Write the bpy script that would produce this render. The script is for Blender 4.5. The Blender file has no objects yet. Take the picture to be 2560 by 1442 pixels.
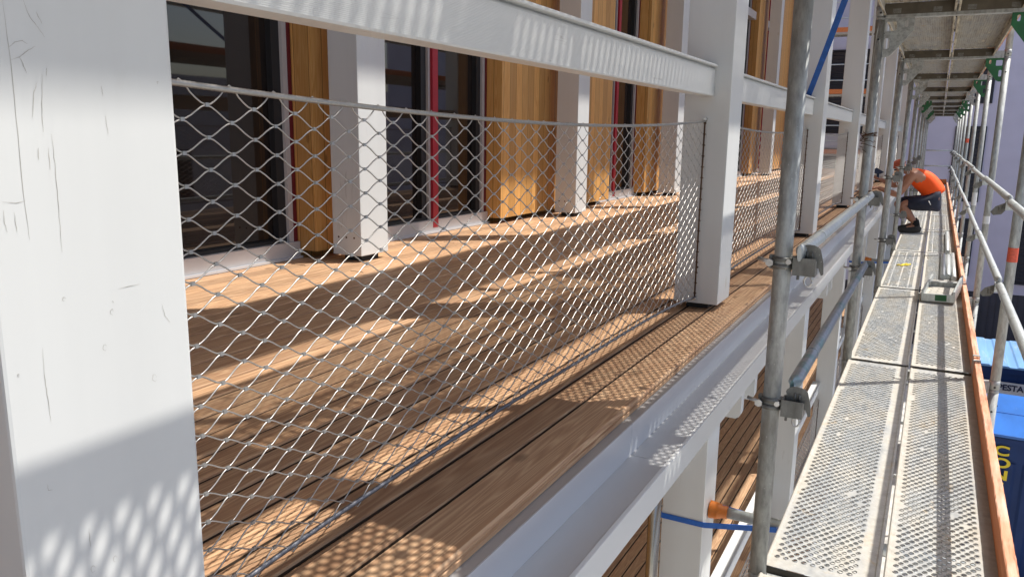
import bpy, bmesh, math, random
from mathutils import Vector, Matrix, Euler
random.seed(7)
S = bpy.context.scene
C = S.collection
R = math.radians
PI = math.pi

# ------------------------------------------------------------------ camera, sky, sun, exposure
F_PX = 1967.6
cam_d = bpy.data.cameras.new('camera')
cam = bpy.data.objects.new('camera', cam_d); C.objects.link(cam)
cam_d.sensor_width = 36.0
cam_d.lens = 36.0 * F_PX / 2560.0
cam_d.clip_start = 0.02; cam_d.clip_end = 3000
def _rot(a, b, c):
    ca, sa, cb, sb, cc, sc = math.cos(a), math.sin(a), math.cos(b), math.sin(b), math.cos(c), math.sin(c)
    yaw = Matrix(((ca, 0, sa), (0, 1, 0), (-sa, 0, ca)))
    pit = Matrix(((1, 0, 0), (0, cb, -sb), (0, sb, cb)))
    rol = Matrix(((cc, -sc, 0), (sc, cc, 0), (0, 0, 1)))
    return rol @ pit @ yaw
M = _rot(0.4880, 0.19455, 0.01437)
def _w(row): return Vector((row[0], row[2], -row[1]))
right, down, fwd = _w(M[0]), _w(M[1]), _w(M[2])
m3 = Matrix((right, -down, -fwd)).transposed()
cam.matrix_world = m3.to_4x4()
S.camera = cam

SUN = Vector((0.413, 0.318, 1.0)).normalized()
el = math.asin(SUN.z); az = math.atan2(SUN.x, SUN.y)
W = bpy.data.worlds.new('World'); S.world = W
W.use_nodes = True
nt = W.node_tree
bg = nt.nodes['Background']
sky = nt.nodes.new('ShaderNodeTexSky')
sky.sky_type = 'NISHITA'; sky.sun_disc = False
sky.sun_elevation = el; sky.sun_rotation = az
sky.air_density = 1.0; sky.dust_density = 2.6; sky.ozone_density = 1.0
nt.links.new(sky.outputs[0], bg.inputs[0])
bg.inputs[1].default_value = 0.15
sd = bpy.data.lights.new('sun', 'SUN'); sd.energy = 4.7; sd.angle = R(0.48); sd.color = (1.0, 0.955, 0.89)
so = bpy.data.objects.new('sun', sd); C.objects.link(so)
so.rotation_euler = SUN.to_track_quat('Z', 'Y').to_euler()
so.location = SUN * 30
S.view_settings.view_transform = 'Standard'
S.view_settings.look = 'None'
S.view_settings.gamma = 1.0
S.view_settings.exposure = 0.48
S.cycles.max_bounces = 10; S.cycles.diffuse_bounces = 5; S.cycles.glossy_bounces = 4

# ------------------------------------------------------------------ materials
class NT:
    def __init__(s, name):
        s.m = bpy.data.materials.new(name); s.m.use_nodes = True
        s.t = s.m.node_tree; s.b = s.t.nodes['Principled BSDF']
        s.tc = s.t.nodes.new('ShaderNodeTexCoord')
        s.oi = s.t.nodes.new('ShaderNodeObjectInfo')
    def n(s, typ, **kw):
        x = s.t.nodes.new(typ)
        for k, v in kw.items():
            if k.startswith('i_'):
                x.inputs[k[2:]].default_value = v
            else: setattr(x, k, v)
        return x
    def l(s, a, b): s.t.links.new(a, b)
    def vec(s, scale=(1, 1, 1), rand=True, src='Object'):
        mp = s.n('ShaderNodeMapping'); mp.inputs['Scale'].default_value = scale
        s.l(s.tc.outputs[src], mp.inputs['Vector'])
        if rand:
            mul = s.n('ShaderNodeMath', operation='MULTIPLY'); mul.inputs[1].default_value = 37.0
            s.l(s.oi.outputs['Random'], mul.inputs[0]); s.l(mul.outputs[0], mp.inputs['Location'])
        return mp.outputs[0]
    def noise(s, v, scale, detail=4, rough=.55, dist=0):
        x = s.n('ShaderNodeTexNoise'); x.inputs['Scale'].default_value = scale
        x.inputs['Detail'].default_value = detail; x.inputs['Roughness'].default_value = rough
        x.inputs['Distortion'].default_value = dist
        s.l(v, x.inputs['Vector']); return x.outputs['Fac']
    def ramp(s, f, stops, interp='LINEAR'):
        x = s.n('ShaderNodeValToRGB'); x.color_ramp.interpolation = interp
        e = x.color_ramp.elements
        while len(e) < len(stops): e.new(.5)
        for i, (p, c) in enumerate(stops):
            e[i].position = p; e[i].color = (*c, 1) if not isinstance(c, (int, float)) else (c, c, c, 1)
        s.l(f, x.inputs[0]); return x.outputs[0]
    def mix(s, fac, a, b, mode='MIX'):
        x = s.n('ShaderNodeMix', data_type='RGBA', blend_type=mode)
        for sock, v in ((x.inputs[0], fac), (x.inputs[6], a), (x.inputs[7], b)):
            if isinstance(v, (int, float)): sock.default_value = v
            elif isinstance(v, tuple): sock.default_value = (*v, 1)
            else: s.l(v, sock)
        return x.outputs[2]
    def math(s, op, a, b=0.0, c=None):
        x = s.n('ShaderNodeMath', operation=op)
        for i, v in enumerate((a, b) if c is None else (a, b, c)):
            if isinstance(v, (int, float)): x.inputs[i].default_value = v
            else: s.l(v, x.inputs[i])
        return x.outputs[0]
    def set(s, name, v):
        if isinstance(v, (int, float)): s.b.inputs[name].default_value = v
        elif isinstance(v, tuple): s.b.inputs[name].default_value = (*v, 1)
        else: s.l(v, s.b.inputs[name])
    def bump(s, h, strength=.3, dist=.002):
        x = s.n('ShaderNodeBump'); x.inputs['Strength'].default_value = strength; x.inputs['Distance'].default_value = dist
        s.l(h, x.inputs['Height']); s.l(x.outputs[0], s.b.inputs['Normal'])

def plain(name, col, rough=.5, metal=0.0, var=.12, scale=9, bump=0.0, bscale=60, stretch=(1, 1, 1), dirt=None, dirt_t=.6, spec=.5):
    k = NT(name)
    v = k.vec(stretch)
    f = k.noise(v, scale, 5)
    lo = tuple(c * (1 - var) for c in col); hi = tuple(min(1, c * (1 + var)) for c in col)
    col_o = k.ramp(f, [(.3, lo), (.7, hi)])
    if dirt:
        g = k.noise(v, scale * 2.3, 6, .65)
        g = k.ramp(g, [(dirt_t, 0.0), (dirt_t + .14, 1.0)])
        col_o = k.mix(g, col_o, dirt)
    k.set('Base Color', col_o); k.set('Roughness', rough); k.set('Metallic', metal)
    k.b.inputs['Specular IOR Level'].default_value = spec
    if bump:
        k.bump(k.noise(v, bscale, 4), bump)
    return k.m

def white_paint(name, stretch, col=(.625, .635, .62)):
    k = NT(name)
    v = k.vec(stretch)
    f = k.noise(v, 6, 5)
    c = k.ramp(f, [(.3, tuple(x * .95 for x in col)), (.7, tuple(min(1, x * 1.03) for x in col))])
    # fine cracks and knots showing through the paint
    w = k.noise(k.vec(tuple(q * 1.0 for q in stretch)), 38, 2, .4, .4)
    line = k.ramp(w, [(.49, 0.0), (.5, 1.0), (.51, 0.0)])
    gate = k.ramp(k.noise(k.vec((1, 1, 1)), 2.6, 2), [(.63, 0.0), (.67, 1.0)])
    crack = k.mix(1.0, line, gate, 'MULTIPLY')
    c = k.mix(k.math('MULTIPLY', crack, .5), c, (.30, .28, .25))
    vo = k.n('ShaderNodeTexVoronoi'); vo.inputs['Scale'].default_value = 3.2
    k.l(k.vec(tuple(.55 + .45 * (q > .9) for q in stretch)), vo.inputs['Vector'])
    kn = k.ramp(vo.outputs['Distance'], [(.035, 1.0), (.06, 0.0)])
    c = k.mix(k.math('MULTIPLY', kn, .32), c, (.42, .37, .25))
    dd = k.ramp(k.noise(k.vec((1, 1, 1)), 11, 6, .7), [(.62, 0.0), (.8, 1.0)])
    c = k.mix(k.math('MULTIPLY', dd, .16), c, (.45, .42, .36))
    k.set('Base Color', c); k.set('Roughness', .42)
    h = k.noise(v, 30, 5, .6)
    k.bump(k.mix(.35, h, crack), .16, .0015)
    return k.m

def wood(name, dark, mid, light, width, x0=0.0, along='Y', knots=.5, rough=.55, gap=None, across='X', bump=.09):
    """Boards 'width' wide side by side on one mesh; each board gets its own tint and grain offset."""
    k = NT(name)
    sep = k.n('ShaderNodeSeparateXYZ'); k.l(k.tc.outputs['Object'], sep.inputs[0])
    ax = {'X': 0, 'Y': 1, 'Z': 2}
    if across == 'XY': a = k.math('ADD', sep.outputs[0], sep.outputs[1])
    else: a = sep.outputs[ax[across]]
    g = sep.outputs[ax[along]]
    t = k.math('DIVIDE', k.math('SUBTRACT', a, x0), width)
    bid = k.math('ADD', k.math('FLOOR', t), k.math('MULTIPLY', k.oi.outputs['Random'], 91.0))
    wn = k.n('ShaderNodeTexWhiteNoise', noise_dimensions='1D'); k.l(bid, wn.inputs['W'])
    cmb = k.n('ShaderNodeCombineXYZ')
    k.l(a, cmb.inputs[0]); k.l(k.math('MULTIPLY_ADD', bid, 5.37, g), cmb.inputs[1])
    k.l(sep.outputs[2] if along != 'Z' else k.math('SUBTRACT', sep.outputs[0], sep.outputs[1]), cmb.inputs[2])
    mp = k.n('ShaderNodeMapping'); k.l(cmb.outputs[0], mp.inputs['Vector']); mp.inputs['Scale'].default_value = (1, .040, 1)
    big = k.noise(mp.outputs[0], 19, 2, .45, .5)
    rings = k.math('FRACT', k.math('MULTIPLY', big, 15.0))
    rings = k.math('ABSOLUTE', k.math('SUBTRACT', rings, .5))
    fine = k.noise(mp.outputs[0], 170, 4, .6)
    f = k.math('ADD', k.math('MULTIPLY', rings, .70), k.math('MULTIPLY', fine, .30))
    c = k.ramp(f, [(.10, dark), (.30, mid), (.52, light)])
    tint = k.ramp(wn.outputs['Value'], [(0.0, (.76, .74, .73)), (.5, (1, 1, 1)), (1.0, (1.13, 1.10, 1.06))])
    c = k.mix(1.0, c, tint, 'MULTIPLY')
    if knots:
        vo = k.n('ShaderNodeTexVoronoi'); vo.inputs['Scale'].default_value = 5.0
        mp2 = k.n('ShaderNodeMapping'); k.l(cmb.outputs[0], mp2.inputs['Vector']); mp2.inputs['Scale'].default_value = (1, .55, 1)
        k.l(mp2.outputs[0], vo.inputs['Vector'])
        kn = k.ramp(vo.outputs['Distance'], [(.06, 1.0), (.105, 0.0)])
        c = k.mix(k.math('MULTIPLY', kn, knots), c, tuple(x * .42 for x in dark))
    if gap:
        fr = k.math('FRACT', t)
        ln = k.math('LESS_THAN', fr, gap)
        c = k.mix(ln, c, tuple(x * .3 for x in dark))
    k.set('Base Color', c); k.set('Roughness', rough)
    k.b.inputs['Specular IOR Level'].default_value = .3
    k.bump(f, bump, .0015)
    return k.m

def galv(name, col=(.40, .41, .40), metal=.55, rough=.48, dirt=(.24, .22, .18), dirt_t=.62, var=.2):
    k = NT(name)
    v = k.vec((1, 1, .35))
    a = k.noise(v, 60, 3, .6)
    b = k.noise(k.vec((1, 1, .25)), 9, 5, .65)
    c = k.ramp(a, [(.3, tuple(x * (1 - var) for x in col)), (.7, tuple(x * (1 + var) for x in col))])
    c = k.mix(k.ramp(b, [(dirt_t - .08, 0.0), (dirt_t + .1, .75)]), c, dirt)
    sp = k.ramp(k.noise(k.vec((1, 1, 1)), 150, 2), [(.70, 0.0), (.74, 1.0)])
    c = k.mix(k.math('MULTIPLY', sp, .5), c, (.7, .69, .65))
    k.set('Base Color', c); k.set('Metallic', metal)
    k.set('Roughness', k.ramp(b, [(.3, rough * .85), (.75, min(1, rough * 1.3))]))
    k.bump(k.mix(.5, a, b), .12, .001)
    return k.m

MT = {}
MT['white_v'] = white_paint('white_paint_upright', (1, 1, .06))
MT['white_h'] = white_paint('white_paint_level', (1, .06, 1))
MT['deck'] = wood('larch_decking', (.335, .192, .108), (.415, .250, .142), (.545, .362, .215), .099, -.7885, 'Y', .6)
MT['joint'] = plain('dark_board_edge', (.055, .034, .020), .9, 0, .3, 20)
MT['clad'] = wood('spruce_cladding', (.52, .255, .072), (.60, .32, .098), (.665, .385, .14), .105, 0.0, 'Z', .65, .45, .035, 'XY', .06)
MT['crack'] = plain('crack_in_paint', (.38, .36, .32), .8, 0, .3, 60)
MT['galv'] = galv('galvanised_steel', (.345, .355, .34), .4, .56, var=.28)
MT['galv_clean'] = galv('galvanised_rail', (.50, .53, .52), .55, .42, (.36, .37, .35), .66, .12)
MT['galv_blue'] = galv('painted_rail', (.30, .34, .38), .75, .33, (.05, .22, .20), .60, .12)
MT['cast'] = galv('cast_clamp', (.20, .20, .185), .6, .5, (.13, .12, .10), .55)
MT['bolt'] = plain('bolt_zinc', (.55, .55, .53), .3, .9, .15, 40)
MT['rope'] = plain('stainless_rope', (.40, .39, .37), .42, .8, .1, 200)
MT['rope_dark'] = plain('dark_steel_rope', (.14, .145, .165), .45, .5, .2, 200)
MT['wire'] = plain('stainless_wire', (.45, .44, .42), .40, .85, .08, 60)
MT['ferrule'] = plain('ferrule_steel', (.40, .40, .39), .42, .7, .1, 60)
MT['alu'] = plain('bare_aluminium', (.60, .62, .65), .36, .40, .07, 3, .05, 30, (1, .15, 1))
MT['alu_dark'] = plain('aluminium_flashing', (.44, .43, .42), .45, .35, .10, 4, .05, 30, (1, .15, 1))
MT['alu_trough'] = plain('trough_aluminium', (.50, .505, .505), .38, .35, .10, 4, .05, 30, (1, .15, 1))
MT['stainless'] = plain('stainless_pipe', (.50, .46, .40), .25, .95, .06, 6, 0, 1, (1, 1, .1))
MT['black'] = plain('black_rubber', (.014, .014, .015), .6, 0, .2)
MT['frame'] = plain('window_frame_grey', (.47, .45, .44), .4, 0, .04)
MT['red_shaded'] = plain('shaded_red_seal', (.12, .006, .012), .5, 0, .1)  # red of the edge strips with their shading put into the colour
MT['red'] = plain('red_seal', (.36, .010, .024), .45, 0, .1)
MT['green'] = plain('green_gusset_paint', (.008, .10, .028), .45, 0, .25, 14, .1, 60, (1, 1, 1), (.35, .40, .34), .70)
MT['strap'] = plain('blue_webbing', (.014, .105, .42), .65, 0, .2, 30, .3, 300)
MT['orange_cap'] = plain('orange_rubber', (.62, .17, .014), .5, 0, .15, 40)
MT['lilac'] = plain('lilac_render', (.52, .50, .61), .85, 0, .04, 2.0, .1, 80)
MT['navy_wall'] = plain('dark_plinth', (.045, .046, .062), .6, 0, .1, 3)
MT['shutter'] = plain('dark_shutter', (.016, .018, .028), .5, 0, .1)
MT['cont_navy'] = plain('container_navy', (.008, .030, .115), .55, 0, .18, 3, .05, 20, (1, 1, .3), (.025, .045, .11), .70, .25)
MT['cont_blue'] = plain('container_light_blue', (.020, .125, .43), .40, 0, .16, 4, .05, 20, (1, .3, 1), (.32, .50, .68), .66)
MT['cont_roof'] = plain('container_roof_sheet', (.17, .34, .60), .40, .1, .2, 3.5, .05, 20, (1, .12, 1), (.40, .50, .62), .58)
MT['cont_white'] = plain('container_white_band', (.55, .56, .58), .5, 0, .05)
MT['letter_dark'] = plain('lettering_dark', (.012, .018, .05), .5, 0, .02)
MT['letter_yellow'] = plain('lettering_yellow', (.66, .50, .010), .5, 0, .05)
MT['skin'] = plain('skin', (.40, .19, .115), .55, 0, .08, 14)
MT['vest'] = plain('orange_vest', (1.0, .095, .002), .75, 0, .06, 20, .3, 120)
MT['shorts'] = plain('navy_shorts', (.014, .018, .036), .8, 0, .25, 14, .4, 90)
MT['shoe'] = plain('dark_shoe', (.035, .033, .030), .75, 0, .3, 30)
MT['sock'] = plain('black_sock', (.008, .008, .009), .9, 0, .2)
MT['cap'] = plain('reddish_cap', (.33, .065, .03), .8, 0, .2, 20)
MT['tool'] = plain('dark_blue_tool', (.012, .025, .065), .5, 0, .1)
MT['paper'] = plain('white_sticker', (.62, .62, .60), .6, 0, .06, 30)
MT['redlabel'] = plain('red_sticker', (.62, .10, .05), .55, 0, .3, 90, 0, 1, (1, 1, 4))
MT['yellow'] = plain('yellow_scrap', (.78, .60, .03), .6, 0, .1)
MT['ground'] = plain('yard_gravel', (.48, .465, .43), .95, 0, .25, 3.0, .4, 25)
MT['rust'] = plain('rusty_wire', (.10, .055, .03), .8, .3, .2)
MT['plaster'] = plain('white_soffit', (.66, .65, .62), .7, 0, .03)
MT['grey_wall'] = plain('pale_render', (.50, .49, .52), .85, 0, .06, 1.5)

def m_glass():
    k = NT('dark_window_glass')
    f = k.noise(k.vec((1, 1, .3)), .8, 3)
    k.set('Base Color', k.ramp(f, [(.35, (.010, .008, .007)), (.7, (.030, .022, .018))]))
    k.set('Roughness', .025); k.b.inputs['IOR'].default_value = 1.52
    k.b.inputs['Coat Weight'].default_value = .35; k.b.inputs['Coat Roughness'].default_value = .02
    k.bump(k.noise(k.vec((1, 1, 1)), 1.4, 2), .03, .01)
    return k.m
MT['glass'] = m_glass()

def m_plank(name, under=False):
    """Scaffold deck: zinc sheet caked with cement dust and stains."""
    k = NT(name)
    v = k.vec((1, 1, 1))
    zinc = k.ramp(k.noise(v, 45, 4), [(.3, (.33, .34, .335)), (.7, (.45, .46, .45))])
    n1 = k.noise(k.vec((1.6, .5, 1)), 5.5, 7, .68)
    sx = k.n('ShaderNodeSeparateXYZ'); k.l(k.tc.outputs['Object'], sx.inputs[0])
    edge = k.math('ABSOLUTE', k.math('SUBTRACT', sx.outputs[0], .149))
    edge = k.ramp(edge, [(.100, 0.0), (.135, .22)])
    dust = k.ramp(k.math('ADD', n1, edge), [(.42, 0.0), (.64, 1.0)])
    cem = k.ramp(k.noise(v, 28, 5, .7), [(.3, (.33, .31, .265)), (.7, (.47, .445, .39))])
    c = k.mix(dust, zinc, cem)
    st = k.ramp(k.noise(k.vec((1, .7, 1)), 9, 6, .7, .6), [(.60, 0.0), (.70, 1.0)])
    c = k.mix(k.math('MULTIPLY', st, .55), c, (.44, .30, .13))
    sp = k.ramp(k.noise(v, 75, 3, .6), [(.66, 0.0), (.72, 1.0)])
    c = k.mix(k.math('MULTIPLY', sp, .6), c, (.62, .61, .57))
    dk = k.ramp(k.noise(v, 33, 4, .7), [(.64, 0.0), (.74, 1.0)])
    c = k.mix(k.math('MULTIPLY', dk, .35), c, (.22, .20, .17))
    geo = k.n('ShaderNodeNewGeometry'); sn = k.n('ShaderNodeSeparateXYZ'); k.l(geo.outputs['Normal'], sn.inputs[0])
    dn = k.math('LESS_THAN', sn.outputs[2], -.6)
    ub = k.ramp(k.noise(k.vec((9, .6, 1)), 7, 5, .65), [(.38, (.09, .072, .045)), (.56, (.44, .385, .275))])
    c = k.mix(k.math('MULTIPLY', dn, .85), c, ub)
    k.set('Base Color', c); k.set('Metallic', k.math('MULTIPLY', k.math('SUBTRACT', 1.0, dust), .35))
    k.set('Roughness', k.ramp(dust, [(0.0, .42), (1.0, .85)]))
    k.bump(k.mix(.5, k.noise(v, 120, 4, .7), n1), .45, .003)
    return k.m
MT['plank_end'] = plain('shade_dark_plank_end', (.085, .072, .052), .8, 0, .3, 12)  # end plates coloured dark to carry the shadow at the plank ends
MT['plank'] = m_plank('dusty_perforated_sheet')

def m_toe():
    k = NT('worn_orange_board')
    v = k.vec((1, .05, 1))
    gr = k.noise(v, 60, 5, .65)
    c = k.ramp(gr, [(.3, (.50, .135, .032)), (.7, (.66, .22, .07))])
    geo = k.n('ShaderNodeNewGeometry'); sp = k.n('ShaderNodeSeparateXYZ'); k.l(geo.outputs['Normal'], sp.inputs[0])
    up = k.ramp(sp.outputs[2], [(.5, 0.0), (.8, 1.0)])
    w = k.ramp(k.noise(k.vec((1, .3, 1)), 11, 6, .7), [(.36, 1.0), (.58, .55)])
    worn = k.ramp(gr, [(.33, (.20, .10, .07)), (.46, (.52, .32, .22)), (.7, (.66, .47, .36))])
    c = k.mix(k.math('MULTIPLY', up, w), c, worn)
    sc = k.ramp(k.noise(k.vec((1, .35, 1)), 14, 6, .7), [(.60, 0.0), (.68, 1.0)])
    c = k.mix(k.math('MULTIPLY', sc, .5), c, (.42, .25, .15))
    k.set('Base Color', c); k.set('Roughness', .75); k.bump(gr, .7, .003)
    return k.m
MT['toe'] = m_toe()

# ------------------------------------------------------------------ mesh helpers
class MB:
    def __init__(s): s.v = []; s.f = []; s.mi = []; s.sm = []
    def add(s, vs, fs, mi=0, smooth=False):
        o = len(s.v); s.v += [tuple(p) for p in vs]
        for f in fs:
            s.f.append(tuple(i + o for i in f)); s.mi.append(mi); s.sm.append(smooth)
        return s
    def box(s, x0, x1, y0, y1, z0, z1, mi=0, M_=None):
        vs = [(x, y, z) for z in (z0, z1) for y in (y0, y1) for x in (x0, x1)]
        if M_ is not None: vs = [M_ @ Vector(p) for p in vs]
        return s.add(vs, [(0, 2, 3, 1), (4, 5, 7, 6), (0, 1, 5, 4), (2, 6, 7, 3), (0, 4, 6, 2), (1, 3, 7, 5)], mi)
    def cbox(s, x0, x1, y0, y1, z0, z1, c=.003, mi=0):
        """box with chamfered vertical-run edges on all sides"""
        bm = bmesh.new()
        bmesh.ops.create_cube(bm, size=1)
        for v in bm.verts: v.co = Vector(((x0 + x1) / 2 + v.co.x * (x1 - x0), (y0 + y1) / 2 + v.co.y * (y1 - y0), (z0 + z1) / 2 + v.co.z * (z1 - z0)))
        bmesh.ops.bevel(bm, geom=bm.edges[:], offset=c, segments=2, profile=.6, affect='EDGES')
        return s.bm(bm, mi)
    def bm(s, bm, mi=0, smooth=False, M_=None):
        bm.verts.index_update()
        vs = [(M_ @ v.co if M_ is not None else v.co.copy()) for v in bm.verts]
        fs = [tuple(v.index for v in f.verts) for f in bm.faces]
        bm.free(); return s.add(vs, fs, mi, smooth)
    def tube(s, pts, r, n=12, mi=0, cap=True, smooth=True, up=None):
        pts = [Vector(p) for p in pts]; N = len(pts)
        rr = r if isinstance(r, (list, tuple)) else [r] * N
        T = []
        for i in range(N):
            d = pts[min(i + 1, N - 1)] - pts[max(i - 1, 0)]; T.append(d.normalized())
        u = Vector(up) if up else (Vector((0, 0, 1)) if abs(T[0].z) < .9 else Vector((1, 0, 0)))
        u = (u - T[0] * u.dot(T[0])).normalized()
        vs = []
        for i in range(N):
            u = (u - T[i] * u.dot(T[i])).normalized(); w = T[i].cross(u)
            for j in range(n):
                a = 2 * PI * j / n; vs.append(pts[i] + (u * math.cos(a) + w * math.sin(a)) * rr[i])
        fs = [(i * n + j, i * n + (j + 1) % n, (i + 1) * n + (j + 1) % n, (i + 1) * n + j) for i in range(N - 1) for j in range(n)]
        s.add(vs, fs, mi, smooth)
        if cap:
            o = len(s.v) - len(vs)
            s.f.append(tuple(o + j for j in reversed(range(n)))); s.mi.append(mi); s.sm.append(False)
            s.f.append(tuple(o + (N - 1) * n + j for j in range(n))); s.mi.append(mi); s.sm.append(False)
        return s
    def prism(s, poly, axis, a0, a1, mi=0):
        """poly: 2D outline; extruded along axis. axis X: (y,z); Y: (x,z); Z: (x,y)"""
        n = len(poly)
        def p3(p, a): return {'X': (a, p[0], p[1]), 'Y': (p[0], a, p[1]), 'Z': (p[0], p[1], a)}[axis]
        vs = [p3(p, a0) for p in poly] + [p3(p, a1) for p in poly]
        fs = [tuple(reversed(range(n))), tuple(range(n, 2 * n))] + [(i, (i + 1) % n, n + (i + 1) % n, n + i) for i in range(n)]
        return s.add(vs, fs, mi)
    def build(s, name, mats, parent=None, fix=True):
        me = bpy.data.meshes.new(name)
        me.from_pydata(s.v, [], s.f)
        for m in (mats if isinstance(mats, (list, tuple)) else [mats]): me.materials.append(MT[m] if isinstance(m, str) else m)
        me.polygons.foreach_set('material_index', s.mi); me.polygons.foreach_set('use_smooth', s.sm)
        if fix and len(s.f) < 60000:
            b = bmesh.new(); b.from_mesh(me); bmesh.ops.recalc_face_normals(b, faces=b.faces[:]); b.to_mesh(me); b.free()
        me.update()
        return link(name, me, parent)
def link(name, me, parent=None):
    o = bpy.data.objects.new(name, me); C.objects.link(o)
    if parent is not None: o.parent = parent
    return o
def tag(o, label=None, cat=None, group=None, kind=None):
    if label: o['label'] = label
    if cat: o['category'] = cat
    if group: o['group'] = group
    if kind: o['kind'] = kind
    return o
def thing(name, loc, label, cat, group=None, rz=0):
    o = bpy.data.objects.new(name, None); C.objects.link(o); o.location = loc; o.rotation_euler = (0, 0, rz)
    o.empty_display_size = .1
    return tag(o, label, cat, group)
def kids(o): return [c for c in bpy.data.objects if c.parent == o]
CH = {}
def dup(src, loc, label=None, group=None, rz=None):
    c = src.copy(); C.objects.link(c); c.location = loc
    if rz is not None: c.rotation_euler = (0, 0, rz)
    if label: c['label'] = label
    if group: c['group'] = group
    if src.name not in CH: CH[src.name] = [(k, kids(k)) for k in kids(src)]
    for k, gs in CH[src.name]:
        d = k.copy(); C.objects.link(d); d.parent = c
        for g in gs:
            e = g.copy(); C.objects.link(e); e.parent = d
    return c
ORD = ['first', 'second', 'third', 'fourth', 'fifth', 'sixth', 'seventh', 'eighth', 'ninth', 'tenth', 'eleventh', 'twelfth']
def circ(cx, cy, r, n=16, a0=0, a1=2 * PI):
    full = abs(a1 - a0 - 2 * PI) < 1e-6
    k = n if full else n + 1
    return [(cx + r * math.cos(a0 + (a1 - a0) * i / n), cy + r * math.sin(a0 + (a1 - a0) * i / n)) for i in range(k)]
def rrect(x0, x1, y0, y1, r, n=4):
    out = []
    for cx, cy, a in ((x1 - r, y1 - r, 0), (x0 + r, y1 - r, PI / 2), (x0 + r, y0 + r, PI), (x1 - r, y0 + r, 1.5 * PI)):
        out += circ(cx, cy, r, n, a, a + PI / 2)
    return out
def plate_mesh(name, outline, holes, thick, bev=.0):
    """flat plate with holes: filled 2D curve turned into mesh (lies in XY, thickness along Z)"""
    cu = bpy.data.curves.new(name, 'CURVE'); cu.dimensions = '2D'; cu.fill_mode = 'BOTH'; cu.extrude = thick / 2; cu.bevel_depth = bev
    for pts in [outline] + holes:
        sp = cu.splines.new('POLY'); sp.points.add(len(pts) - 1); sp.use_cyclic_u = True
        for p, q in zip(sp.points, pts): p.co = (q[0], q[1], 0, 1)
    ob = bpy.data.objects.new(name, cu); C.objects.link(ob)
    dg = bpy.context.evaluated_depsgraph_get(); dg.update()
    me = bpy.data.meshes.new_from_object(ob.evaluated_get(dg))
    bpy.data.objects.remove(ob); bpy.data.curves.remove(cu)
    return me
def text_mesh(name, body, size, thick=.004, sx=1.0):
    cu = bpy.data.curves.new(name, 'FONT'); cu.body = body; cu.size = size; cu.extrude = thick / 2; cu.offset = size * .032
    ob = bpy.data.objects.new(name, cu); C.objects.link(ob)
    dg = bpy.context.evaluated_depsgraph_get(); dg.update()
    me = bpy.data.meshes.new_from_object(ob.evaluated_get(dg))
    bpy.data.objects.remove(ob); bpy.data.curves.remove(cu)
    me.transform(Matrix.Diagonal((sx, 1, 1, 1)))
    return me

# ------------------------------------------------------------------ layout numbers (metres, camera at the origin)
GZ = -7.0                                   # yard
D = -0.72                                   # balcony decking
FH = 2.91                                   # storey height
PX0, PX1 = -0.937, -0.750                   # balcony posts
PY = [0.400 + 2.845 * i for i in range(8)]  # near faces of the posts
PD = 0.211
T = {-1: -3.20, 0: -1.25, 1: 0.70, 2: 2.65, 3: 4.60}  # scaffold deck levels
def J(n): return 2.228 + 2.573 * n          # scaffold frame lines
PI_X, PO_X = -0.345, 0.395                  # inner / outer standards

# ------------------------------------------------------------------ ground and far buildings
mb = MB(); mb.add([(-400, -400, GZ), (400, -400, GZ), (400, 400, GZ), (-400, 400, GZ)], [(0, 1, 2, 3)])
tag(mb.build('ground', 'ground', fix=False), 'grey gravel yard far below the scaffold', 'ground', kind='structure')

far = thing('far_building', (0, 30, GZ), 'lilac rendered building with dark shutters closing the end of the yard', 'building')
mb = MB(); mb.box(-16, 16, 0, 9, 2.05, 22); mb.build('wall', 'lilac', far)
mb = MB(); mb.box(-16, 16, .03, 9, 0, 2.05)
for i in range(160): mb.box(-16 + i * .2, -16 + i * .2 + .02, .0, .03, 0, 2.04)
mb.build('plinth', 'navy_wall', far)
for (x0, x1, z0, z1) in ((.46, 1.25, 5.05, 7.38), (2.62, 4.2, 2.45, 7.33), (.85, 1.30, 8.2, 9.2), (-3.55, -2.2, 7.2, 9.9), (.62, 1.25, 2.6, 4.4), (-7.2, -5.6, 4.2, 7.3), (-7.2, -5.6, 7.9, 10.9), (6.6, 8.2, 2.4, 7.3), (-3.6, -2.2, 3.9, 6.6)):
    mb = MB(); mb.box(x0 - .05, x1 + .05, -.05, 0, z0 - .05, z0); mb.box(x0 - .05, x0, -.05, 0, z0, z1); mb.box(x1, x1 + .05, -.05, 0, z0, z1); mb.box(x0 - .05, x1 + .05, -.05, 0, z1, z1 + .05)
    w = mb.build('window', 'shutter', far)
    mb = MB()
    n = int((z1 - z0) / .12)
    for i in range(n):
        z = z0 + (z1 - z0) * i / n
        mb.add([(x0, -.01, z), (x1, -.01, z), (x1, -.035, z + .1), (x0, -.035, z + .1)], [(0, 1, 2, 3)])
        mb.add([(x0, -.035, z + .1), (x1, -.035, z + .1), (x1, -.01, z + (z1 - z0) / n), (x0, -.01, z + (z1 - z0) / n)], [(0, 1, 2, 3)])
    mb.build('shutter', 'shutter', w)

opp = thing('opposite_building', (19, 10, GZ), 'pale rendered building across the yard, seen only in the window reflections', 'building')
mb = MB(); mb.box(0, 8, -30, 30, 0, 9); mb.build('wall', 'grey_wall', opp)
for i in range(9):
    for zz in (1.2, 4.3):
        mb = MB(); mb.box(-.03, 0, -27 + i * 6, -24.6 + i * 6, zz, zz + 1.9); mb.build('window', 'glass', opp)

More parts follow.
